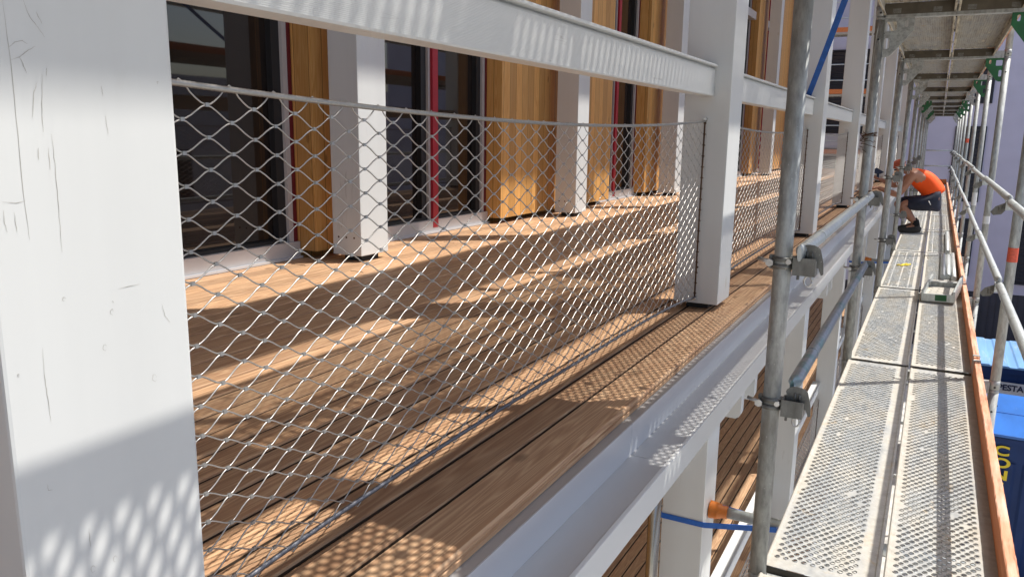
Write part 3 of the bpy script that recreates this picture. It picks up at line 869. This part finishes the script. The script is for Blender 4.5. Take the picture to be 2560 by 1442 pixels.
for lv in (-1, 0, 1, 2):
    for n in range(-1, 10):
        z = T[lv] - .062
        nm = 'behind the camera' if n < 0 else ORD[n] + ' from the near end'
        lab = 'galvanised scaffold frame ' + lvn[lv] + ', ' + nm
        if first: o = f0; o.location = (0, J(n), z); tag(o, lab, 'scaffold frame', 'scaffold frames'); first = False
        else: o = dup(f0, (0, J(n), z), lab, 'scaffold frames')
        if lv == 0:
            gs = [c for c in kids(o) if c.name.startswith('gusset')]
            for g in gs:
                if (g.location.x > 0 and n in green_out) or (g.location.x < 0 and n in green_in):
                    g.data = gmg if g.location.x > 0 else gmg_in; g['label'] = 'green painted gusset'
# legs reaching the yard
for n in range(-1, 10):
    pass
leg = None
for n in range(-1, 10):
    nm = 'behind the camera' if n < 0 else ORD[n] + ' from the near end'
    lab = 'tall scaffold base frame standing in the yard, ' + nm
    if leg is None:
        leg = thing('base_portal', (0, J(n), GZ), lab, 'scaffold frame', 'scaffold base frames')
        for x in (PI_X, PO_X):
            mb = MB(); mb.tube([(x, 0, .01), (x, 0, T[-1] - .062 - GZ)], .0241, 16); mb.build('pole', 'galv', leg)
            mb = MB(); mb.box(x - .075, x + .075, -.075, .075, 0, .01); mb.build('base_plate', 'galv', leg)
        mb = MB(); mb.box(PI_X + .024, PO_X - .024, -.024, .024, 2.0, 2.05); mb.build('transom', 'galv', leg)
    else: dup(leg, (0, J(n), GZ), lab)

# ------------------------------------------------------------------ guard rails of the scaffold
def rail_mesh(mat, L=2.573):
    mb = MB()
    ys = [0.012, .045, .075, L - .075, L - .045, L - .012]
    pts = [(0, y, 0) for y in ys]
    n = 16; vs = []
    R_ = .0190
    for i, y in enumerate(ys):
        fx = .30 if i in (0, 5) else (.45 if i in (1, 4) else 1)
        fz = 1.12 if i in (0, 5) else (1.2 if i in (1, 4) else 1)
        for j in range(n):
            a = 2 * PI * j / n; vs.append((R_ * fx * math.cos(a), y, R_ * fz * math.sin(a)))
    mb.add(vs, [(i * n + j, i * n + (j + 1) % n, (i + 1) * n + (j + 1) % n, (i + 1) * n + j) for i in range(5) for j in range(n)], 0, True)
    mb.add([vs[j] for j in range(n)], [tuple(range(n))]); mb.add([vs[5 * n + j] for j in range(n)], [tuple(range(n))])
    for y in (.42, L - .42): mb.tube([(0, y - .004, 0), (0, y + .004, 0)], .0205, 16)
    return mb
HR, MR = -.305, -.735
gp = rail_mesh('galv_clean').build('guard_rail', 'galv_clean'); gfirst = True
for n in range(0, 9):
    for h, nm in ((HR, 'upper'), (MR, 'middle')):
        lab = nm + ' galvanised guard rail on the yard side, ' + ORD[n] + ' bay'
        loc = (.352, J(n), h + (.006 if n % 2 else -.006))
        if gfirst: gp.location = loc; tag(gp, lab, 'guard rail', 'guard rails on the yard side'); gfirst = False
        else: dup(gp, loc, lab)
for n in (1, 2, 3):
    for lv in (1,):
        for h, nm in ((.945, 'upper'), (.515, 'middle')):
            dup(gp, (.352, J(n), T[lv] + h), nm + ' guard rail of the deck overhead on the yard side, ' + ORD[n] + ' bay')
for n in (-1, 0):
    for lv in (1, 2, 3):
        for h, nm in ((.945, 'upper'), (.515, 'middle')):
            dup(gp, (.352, J(n), T[lv] + h), nm + ' guard rail of the ' + where[lv] + ' on the yard side, ' + ('bay over the camera' if n < 0 else 'first bay'))
# the two rails on the building side of the near bay
a1 = rail_mesh('galv_clean').build('guard_rail', 'galv_clean'); a1.location = (-.298, J(0) - .055, -.303)
tag(a1, 'upper guard rail on the building side, striped with shadow dots', 'guard rail', 'guard rails on the building side')
a2 = rail_mesh('galv_blue').build('guard_rail', 'galv_blue'); a2.location = (-.298, J(0) + .02, -.695)
tag(a2, 'lower guard rail on the building side with green paint at its near end', 'guard rail', 'guard rails on the building side')
for z, nm in ((HR, 'upper'), (MR, 'lower')):
    mb = MB(); mb.tube([(PI_X - .02, 0, z), (PO_X + .02, 0, z)], .0185, 12)
    o = mb.build('end_rail', 'galv_clean'); o.location = (0, J(9) + .045, 0)
    tag(o, nm + ' pale rail closing the far end of the walkway', 'guard rail')

# clamps with wedge pockets
def clamp_proto(s):
    o = thing('rail_clamp', (0, 0, 0), '', 'clamp')
    mb = MB()
    for z in (-.016, .004): mb.tube([(0, 0, z), (0, 0, z + .012)], .0285, 18)
    mb.cbox(-.036, .036, -.009, .009, -.019, .019, .003)
    mb.build('collar', 'cast', o)
    mb = MB(); mb.tube([(-s * .030, -.026, 0), (-s * .030, .03, 0)], .0055, 8); mb.tube([(-s * .030, -.034, 0), (-s * .030, -.022, 0)], .011, 6)
    mb.tube([(-s * .028, -.028, .003), (-s * .062, -.020, .008)], .006, 8)
    mb.build('bolt', 'bolt', o)
    mb = MB(); mb.tube([(s * .02, -.036, .006), (s * .02, -.024, .006)], .0075, 8); mb.build('rivet', 'bolt', o)
    mb = MB()
    # open pocket: a folded U of sheet with a bottom rim
    x0, x1 = s * .030, s * .088
    xa, xb = min(x0, x1), max(x0, x1)
    mb.box(xa, xb, -.026, -.0225, -.030, .018); mb.box(xa, xb, .0225, .026, -.030, .018)
    mb.box(xa, xa + .0035, -.0225, .0225, -.030, .018); mb.box(xb - .0035, xb, -.0225, .0225, -.030, .010)
    mb.box(xa + .0035, xb - .0035, -.0225, .0225, -.030, -.0265)
    mb.tube([(s * .045, -.018, -.03), (s * .045, -.018, -.042)], .004, 6)
    mb.build('pocket', 'cast', o)
    mb = MB()
    out = [(s * .040, -.012), (s * .038, .032)] + [(s * (.066 + .030 * math.cos(a)), .034 + .018 * math.sin(a)) for a in [PI * (1 - i / 8) for i in range(9)]] + [(s * .104, .004), (s * .106, -.026), (s * .100, -.030), (s * .092, -.010)]
    mb.prism(out, 'Y', .004, .008)
    for xx in (.062, .074): mb.tube([(s * xx, 0, .012), (s * xx, 0, .034)], .0028, 6)
    mb.build('tongue', 'cast', o)
    mb = MB()
    ring = [(s * .070 + .010 * math.cos(a), -.004, -.046 + (.010 if math.sin(a) > 0 else -.010) * 0 + .014 * math.sin(a)) for a in [2 * PI * i / 14 for i in range(15)]]
    mb.tube(ring, .0026, 6); mb.build('ring', 'bolt', o)
    return o
cl = clamp_proto(1)
labs = {(0, 0): 'dark rail clamp on the nearest inner pole, at the upper rail', (0, 1): 'dark rail clamp on the nearest inner pole, at the lower rail', (1, 0): 'rail clamp on the second inner pole at the upper rail', (1, 1): 'rail clamp on the second inner pole at the lower blue rail'}
for n in (0, 1):
    for q, z in enumerate((-.335, -.735) if n == 0 else (-.335, -.725)):
        if n == 0 and q == 0: cl.location = (PI_X, J(0), z); tag(cl, labs[(0, 0)], 'clamp', 'rail clamps on the inner poles')
        else: dup(cl, (PI_X, J(n), z), labs[(n, q)])
for n in range(2, 6):
    for q, z in enumerate((-.32, -.85)):
        dup(cl, (PI_X, J(n), z), 'empty rail clamp on the ' + ORD[n] + ' inner pole, ' + ('upper one' if q == 0 else 'lower one'))
# wedge pockets on the yard side, where the guard rails hook in
def pocket_proto():
    o = thing('rail_pocket', (0, 0, 0), '', 'clamp')
    mb = MB(); mb.box(-.062, -.022, -.028, -.0245, -.026, .022); mb.box(-.062, -.022, .0245, .028, -.026, .022); mb.box(-.062, -.0585, -.0245, .0245, -.026, .022); mb.box(-.0585, -.022, -.0245, .0245, -.026, -.0225)
    mb.build('box', 'galv_clean', o)
    mb = MB(); mb.prism([(-.055, .014), (-.105, -.010), (-.125, -.040), (-.110, -.056), (-.075, -.050), (-.052, -.020)], 'Y', -.006, -.001)
    for xx in (-.074, -.088): mb.tube([(xx, -.0075, -.038), (xx, -.0075, -.006)], .0026, 6)
    mb.build('wedge', 'cast', o)
    return o
pk = pocket_proto(); pf = True
for n in range(0, 10):
    for q, z in enumerate((HR - .022, MR - .022)):
        lab = ('upper' if q == 0 else 'lower') + ' rail pocket with hanging wedge on the yard side, ' + ORD[n] + ' pole'
        if pf: pk.location = (PO_X, J(n), z); tag(pk, lab, 'clamp', 'rail pockets on the outer poles'); pf = False
        else: dup(pk, (PO_X, J(n), z), lab)

# ------------------------------------------------------------------ toe boards
def toe_proto():
    rnd = random.Random(11)
    mb = MB()
    L = 2.573 - .02; n = 90; vs = []
    for i in range(n + 1):
        y = L * i / n
        j = lambda a: rnd.uniform(-a, a)
        ch = .0022 + rnd.uniform(0, .0012) + (rnd.random() < .05) * rnd.uniform(.0005, .002)
        vs += [(0, y, 0), (0, y, .150 - ch + j(.0008)), (ch, y, .150 + j(.0012)), (.030 - ch, y, .150 + j(.0014)), (.030 + j(.0006), y, .150 - ch), (.030, y, 0)]
    mb.add(vs, [(i * 6 + j, i * 6 + (j + 1) % 6, (i + 1) * 6 + (j + 1) % 6, (i + 1) * 6 + j) for i in range(n) for j in range(6)])
    mb.add(vs[:6], [tuple(range(6))]); mb.add(vs[-6:], [tuple(range(6))])
    o = mb.build('toe_board', 'toe')
    mb = MB(); L2 = L
    for y in (.03, L2 - .06): mb.prism([(-.002, .05), (-.002, .1525), (.032, .1525), (.032, .05), (.0305, .05), (.0305, .1515), (-.0005, .1515), (-.0005, .05)], 'Y', y, y + .028)
    mb.build('metal_band', 'galv', o)
    return o
tb = toe_proto(); tf = True
for lv in (0, 1, 2, 3):
    for n in range(-1, 9):
        lab = 'worn orange toe board on the yard side of the ' + where[lv] + ', ' + ('beside the camera' if n < 0 else ORD[n] + ' bay')
        loc = (.301 - .018, J(n) + .01 + (0 if n % 2 else .012), T[lv] - .058 + (.004 if n % 2 else 0))
        if lv: loc = (.300, loc[1], T[lv] - .004)
        if tf: tb.location = loc; tag(tb, lab, 'toe board', 'orange toe boards'); tf = False
        else: dup(tb, loc, lab)
mb = MB(); mb.cbox(PI_X + .03, PO_X - .115, 0, .03, T[0] + .0035, T[0] + .155, .003)
o = mb.build('end_toe_board', 'toe'); o.location = (0, J(9) - .03, 0); tag(o, 'orange board standing across the far end of the walkway', 'toe board')

# ------------------------------------------------------------------ stickers on poles
def band(x, y, z, h, mat, label, name='pole_sticker'):
    mb = MB(); mb.tube([(x, y, z), (x, y, z + h)], .0247, 20, 0, False)
    tag(mb.build(name, mat), label, 'sticker')
band(PO_X, J(1), -.62, .075, 'redlabel', 'red printed sticker round the second outer pole')
band(PO_X, J(2), -.66, .062, 'paper', 'white sticker round the third outer pole')
band(PO_X, J(3), -.70, .14, 'paper', 'faded pale sticker round the fourth outer pole')
band(PO_X, J(5), -.05, .07, 'redlabel', 'small red sticker high on the sixth outer pole')

# ------------------------------------------------------------------ ties, straps, downpipe
def tie(y, label, label2, x1=.36):
    t = thing('wall_tie', (PX1, y, -1.655), label, 'scaffold tie', 'ties holding the scaffold off the posts')
    mb = MB(); mb.tube([(.075, 0, 0), (x1 - PX1, 0, 0)], .0241, 18); mb.build('tube', 'galv_clean', t)
    mb = MB()
    pts = [(0.002, 0, 0)]; rs = [.030]
    for i in range(6): pts += [(.005 + i * .007, 0, 0), (.0085 + i * .007, 0, 0)]; rs += [.041 - i * .0006, .0375 - i * .0006]
    pts += [(.052, 0, 0), (.056, 0, 0), (.082, 0, 0), (.084, 0, 0)]; rs += [.034, .029, .0285, .026]
    mb.tube(pts, rs, 20); mb.build('end_cap', 'orange_cap', t)
    mb = MB()
    w = .0125
    def ribbon(ps, th=.0018):
        for a, b in zip(ps, ps[1:]):
            d = (Vector(b) - Vector(a)).normalized(); n_ = d.cross(Vector((0, 0, 1))).normalized() * th
            u = d.cross(n_).normalized() * w
            A, B = Vector(a), Vector(b)
            vs = [A + u + n_, A - u + n_, A - u - n_, A + u - n_, B + u + n_, B - u + n_, B - u - n_, B + u - n_]
            mb.add(vs, [(0, 1, 2, 3), (7, 6, 5, 4), (0, 4, 5, 1), (1, 5, 6, 2), (2, 6, 7, 3), (3, 7, 4, 0)])
    dy = PY[1] - y if y < 5 else PY[4] - y
    zz = -.03
    ribbon([(.30, -.028, -.012), (PX1 - PX1 + .003, dy - .003, zz), (PX0 - PX1 - .003, dy - .003, zz), (PX0 - PX1 - .003, dy + PD + .003, zz), (.003, dy + PD + .003, zz), (.31, .028, -.012), (.33, 0, -.03), (.30, -.028, -.012)])
    mb.build('strap', 'strap', t)
    return t
tie(PY[1] + .105, 'steel tie with ribbed orange cap and blue strap pushing on the lower post', '')
tie(PY[4] + .105, 'small distant tie with blue strap and orange cap by the fifth lower post', '')
def strap(a, b, w, label):
    mb = MB(); A, B = Vector(a), Vector(b)
    d = (B - A).normalized(); u = d.cross(Vector((0, 1, 0))).normalized() * w / 2; n_ = d.cross(u).normalized() * .0012
    P = []
    for i in range(13):
        t = i / 12; c = A.lerp(B, t) + Vector((0, 0, -.02 * math.sin(PI * t)))
        P.append((c + u + n_, c - u + n_, c - u - n_, c + u - n_))
    vs = [p for q in P for p in q]
    mb.add(vs, [(i * 4 + j, i * 4 + (j + 1) % 4, (i + 1) * 4 + (j + 1) % 4, (i + 1) * 4 + j) for i in range(12) for j in range(4)])
    return mb
mb = strap((-.866, PY[2] - .004, .27), (-.372, J(1) + .02, 1.33), .038, '')
tag(mb.build('tension_strap', 'strap'), 'blue strap running up from the third post to the scaffold', 'strap')
dp = thing('downpipe', (-.915, 3.06, D - FH), 'brownish steel downpipe left of the lower post under the gutter', 'pipe')
mb = MB(); mb.tube([(0, 0, .02), (0, 0, FH - .195)], .027, 20); mb.build('pipe', 'stainless', dp)
mb = MB(); mb.tube([(0, 0, FH - .62), (0, 0, FH - .60)], .0295, 20); mb.tube([(-.03, -.02, FH - .61), (-.055, -.03, FH - .61)], .012, 8); mb.build('bracket', 'cast', dp)

# bits and pieces on the walkway
for i, (x, y, L) in enumerate(((.150, 8.05, 1.55), (.192, 8.10, 1.45), (.238, 8.0, 1.7), (.20, 9.9, 2.1))):
    mb = MB(); mb.tube([(x, y, T[0] + .0265), (x + .012, y + L, T[0] + .0265)], .0235, 14)
    tag(mb.build('loose_tube', 'galv_clean'), ['pale loose tube lying on the walkway, building side of the row of three', 'pale loose tube in the middle of the row of three on the walkway', 'pale loose tube against the toe board behind the steel console', 'long loose tube on the walkway past the row of three'][i], 'tube', 'loose tubes on the walkway')
cs = thing('steel_console', (.115, 6.82, T[0] + .02), 'short perforated steel panel with green sticker leaning on the loose tubes', 'scaffold part', rz=R(-7))
cs.rotation_euler = (R(6), R(-3), R(-7))
mb = MB(); mb.box(-.10, .10, 0, .50, .035, .038)
for i in range(7):
    for j in range(4): mb.tube([(-.07 + j * .045, .06 + i * .06, .037), (-.07 + j * .045, .06 + i * .06, .0405)], .008, 8)
mb.build('sheet', 'plank', cs)
for x in (-.115, .100):
    mb = MB(); mb.prism([(x, .0), (x + .015, .0), (x + .015, .085), (x, .085)], 'Y', -.01, .52); mb.build('side_rail', 'galv_clean', cs)
mb = MB(); mb.box(-.10, .10, -.012, 0, .0, .06); mb.build('end_plate', 'galv_clean', cs)
mb = MB(); mb.box(-.02, .06, -.0135, -.012, .008, .055); mb.build('sticker', 'green', cs)
mb = MB(); mb.box(-.095, .095, .30, .335, .0382, .075); mb.build('cross_bar', 'galv', cs)
rnd = random.Random(2); mb = MB()
for i in range(5):
    x, y = rnd.uniform(-.03, .04), rnd.uniform(-.06, .06)
    mb.tube([(-.226 + x + .02 * k, 8.75 + y + .015 * math.sin(k * 2 + i), T[0] + .008 + .006 * (k % 2)) for k in range(4)], .007, 5)
tag(mb.build('yellow_scrap', 'yellow'), 'crumpled yellow scrap of tape on the walkway', 'litter')
# rusty wire tuft on the second inner pole
mb = MB(); rnd = random.Random(9)
for k in range(4):
    a = rnd.uniform(0, 6); z0 = rnd.uniform(-.02, .02); pts = []
    for i in range(26):
        a += .55; z0 += rnd.uniform(-.012, .011); r = .027 + rnd.uniform(0, .02)
        pts.append((PI_X + r * math.cos(a), J(1) + r * math.sin(a), .005 + z0))
    mb.tube(pts, .0016, 4)
tag(mb.build('tie_wire', 'rust'), 'tangle of rusty tie wire round the second inner pole', 'wire')

# ------------------------------------------------------------------ the worker
def skin_mesh(name, chains, mat, parent, sub=2, root=0):
    """chains: list of [(pt, r or (rx,ry)), ...]; equal points are shared"""
    idx = {}; vs = []; rs = []; es = []
    for ch in chains:
        prev = None
        for p, r in ch:
            key = tuple(round(c, 4) for c in p)
            if key not in idx: idx[key] = len(vs); vs.append(p); rs.append(r)
            i = idx[key]
            if prev is not None and prev != i: es.append((prev, i))
            prev = i
    me = bpy.data.meshes.new(name); me.from_pydata(vs, es, [])
    o = bpy.data.objects.new(name, me); C.objects.link(o)
    md = o.modifiers.new('skin', 'SKIN'); md.use_smooth_shade = True
    sv = me.skin_vertices[0].data
    for i, r in enumerate(rs):
        sv[i].radius = (r, r) if isinstance(r, (int, float)) else r
        sv[i].use_root = (i == root)
    sm = o.modifiers.new('sub', 'SUBSURF'); sm.levels = sub; sm.render_levels = sub
    dg = bpy.context.evaluated_depsgraph_get(); dg.update()
    m2 = bpy.data.meshes.new_from_object(o.evaluated_get(dg))
    bpy.data.objects.remove(o)
    m2.materials.clear(); m2.materials.append(MT[mat])
    for p in m2.polygons: p.use_smooth = True
    return link(name, m2, parent)
WY = 12.02
wk = thing('person', (0, WY, T[0]), 'worker in an orange vest and navy shorts crouching on the walkway, reaching to the balcony', 'person')
Z = lambda z: z + 1.25
def P(x, z, y=0): return (x * .975, y, Z(z))
pel = P(.03, -.80); sp1 = P(-.02, -.66); sp2 = P(-.12, -.545); sp3 = P(-.24, -.475); nk = P(-.335, -.425); nk2 = P(-.375, -.405)
hd1 = P(-.415, -.395); hd2 = P(-.455, -.365); hd3 = P(-.50, -.375)
body = [
    [(pel, .115), (sp1, .115), (sp2, .125), (sp3, .12), (nk, .07), (nk2, .058), (hd1, .075), (hd2, .095), (hd3, .078)],
]
for s, el_, ha, fi in ((-1, P(-.43, -.745, -.20), P(-.70, -.66, -.10), None), (1, P(-.50, -.64, .20), P(-.70, -.55, .08), None)):
    sh = P(-.275, -.47, s * .165)
    body.append([(sp3, .12), (sh, .062), (tuple(Vector(sh).lerp(Vector(el_), .5)), .050), (el_, .042), (tuple(Vector(el_).lerp(Vector(ha), .35)), .043), (tuple(Vector(el_).lerp(Vector(ha), .85)), .029), (ha, .032)])
    hp = P(.02, -.82, s * .095)
    kn, an, to = (P(-.37, -.865, -.13), P(-.165, -1.14, -.12), P(-.30, -1.195, -.13)) if s < 0 else (P(-.46, -.87, .13), P(-.19, -1.14, .15), P(-.32, -1.195, .15))
    body.append([(pel, .105), (hp, .088), (tuple(Vector(hp).lerp(Vector(kn), .5)), .082), (kn, .060), (tuple(Vector(kn).lerp(Vector(an), .35)), .056), (tuple(Vector(kn).lerp(Vector(an), .8)), .038), (an, .036), (to, .030)])
skin_mesh('body', body, 'skin', wk)
# hands: palm with five curled fingers each
for s, ha, tgt in ((-1, Vector(P(-.70, -.66, -.10)), Vector((-.09, .0, -.012))), (1, Vector(P(-.70, -.55, .08)), Vector((-.07, -.01, .03)))):
    d = tgt.normalized(); side = d.cross(Vector((0, 0, 1))).normalized(); up_ = side.cross(d).normalized()
    mb = MB()
    mb.tube([ha - d * .02, ha + d * .01, ha + d * .045, ha + d * .085, ha + d * .098], [.027, .030, .040, .038, .020], 12)
    o_ = len(mb.v) - 60
    for i in range(o_, len(mb.v)):
        q = Vector(mb.v[i]) - ha; mb.v[i] = tuple(ha + d * q.dot(d) + side * q.dot(side) + up_ * q.dot(up_) * .55)
    for k in range(4):
        b0 = ha + d * .085 + side * (k - 1.5) * .019; L = (.030, .038, .034, .024)[k]
        mb.tube([b0 - d * .01, b0 + d * L * .8, b0 + d * (L + .004) - up_ * .018, b0 + d * L * .7 - up_ * .036], [.0095, .009, .0085, .006], 8)
    tb_ = ha + d * .03 + side * .036 * s
    mb.tube([tb_ - side * .02 * s, tb_ + side * .012 * s + d * .02, tb_ + side * .008 * s + d * .05 - up_ * .012], [.012, .0105, .007], 8)
    mb.build('hand', 'skin', wk)
# vest, shorts, shoes, cap
vest = [[(P(.03, -.755), (.138, .15)), (P(.0, -.70), (.146, .158)), (P(-.03, -.655), (.146, .158)), (P(-.075, -.60), (.142, .155)), (P(-.14, -.545), (.142, .16)), (P(-.22, -.49), (.135, .15)), (P(-.29, -.455), (.09, .10))]]
vest.append([(P(-.22, -.49), (.135, .15)), (P(-.275, -.44, -.115), .055)]); vest.append([(P(-.22, -.49), (.135, .15)), (P(-.275, -.44, .115), .055)])
skin_mesh('vest', vest, 'vest', wk)
sh_ = [[(P(-.02, -.675), .122), (P(.03, -.76), .148)]]
for s, kn in ((-1, P(-.37, -.865, -.13)), (1, P(-.46, -.87, .13))):
    hp = P(.02, -.83, s * .098)
    sh_.append([(P(.03, -.76), .148), (hp, .134), (tuple(Vector(hp).lerp(Vector(kn), .5)), .108), (tuple(Vector(hp).lerp(Vector(kn), .93)), .082)])
skin_mesh('shorts', sh_, 'shorts', wk)
for s, an, to in ((-1, P(-.165, -1.14, -.12), P(-.30, -1.195, -.13)), (1, P(-.19, -1.14, .15), P(-.32, -1.195, .15))):
    A = Vector(an)
    mb = MB(); z0_ = .012
    mb.tube([(A.x + .062, A.y, .050), (A.x + .055, A.y, .052), (A.x + .02, A.y, .056), (A.x - .04, A.y, .054), (A.x - .10, A.y - .004, .040), (A.x - .16, A.y - .006, .032), (A.x - .20, A.y - .006, .028), (A.x - .212, A.y - .006, .024)],
            [.018, .036, .046, .052, .050, .046, .034, .014], 16)
    mb.tube([(A.x + .006, A.y, .05), (A.x + .004, A.y, .085), (A.x, A.y, .105)], [.046, .045, .043], 14)
    for i, v in enumerate(mb.v): mb.v[i] = (v[0], A.y + (v[1] - A.y) * .95, max(.0035, v[2]))
    mb.build('shoe', 'shoe', wk)
    mb = MB(); mb.tube([(A.x + .003, A.y, .09), (A.x - .002, A.y, .12), (A.x - .018, A.y, .165), (A.x - .022, A.y, .175)], [.041, .042, .045, .044], 14); mb.build('sock', 'sock', wk)
skin_mesh('cap', [[((hd1[0] + .012, 0, hd1[2] + .020), .078), ((hd2[0] + .004, 0, hd2[2] + .028), .094), ((hd3[0] - .006, 0, hd3[2] + .030), .070)], [((hd3[0] - .006, 0, hd3[2] + .030), .070), ((hd3[0] - .085, 0, hd3[2] - .002), (.055, .010))]], 'cap', wk)
for y in (-.085, .085):
    mb = MB(); bmx = bmesh.new(); bmesh.ops.create_uvsphere(bmx, u_segments=10, v_segments=8, radius=.022)
    mb.bm(bmx, 0, True, Matrix.Translation((hd2[0] + .02, y, hd2[2] - .01)) @ Matrix.Diagonal((.8, .4, 1.2, 1)))
    mb.build('ear', 'skin', wk)
mb = MB(); bmx = bmesh.new(); bmesh.ops.create_uvsphere(bmx, u_segments=10, v_segments=8, radius=.018)
mb.bm(bmx, 0, True, Matrix.Translation((hd3[0] - .076, 0, hd3[2] - .034))); mb.build('nose', 'skin', wk)
for y in (-.03, .03):
    mb = MB(); bmx = bmesh.new(); bmesh.ops.create_uvsphere(bmx, u_segments=8, v_segments=6, radius=.010)
    mb.bm(bmx, 0, True, Matrix.Translation((hd3[0] - .066, y, hd3[2] - .010))); mb.build('eye', 'black', wk)
mb = MB(); mb.tube([P(-.05, -.80, -.232), P(-.02, -.85, -.236)], .006, 6); mb.build('pocket_trim', 'paper', wk)
# tool in the raised hand
tl = thing('hand_tool', (-.705, WY + .06, -.50), 'dark blue hand tool held up by the crouching worker', 'tool')
mb = MB(); mb.tube([(0, 0, -.05), (.0, 0, .02)], .016, 10); mb.build('handle', 'tool', tl)
mb = MB(); mb.prism([(-.045, .02), (.03, .02), (.075, .045), (-.03, .105), (-.05, .08)], 'Y', -.022, .022); mb.build('head', 'tool', tl)
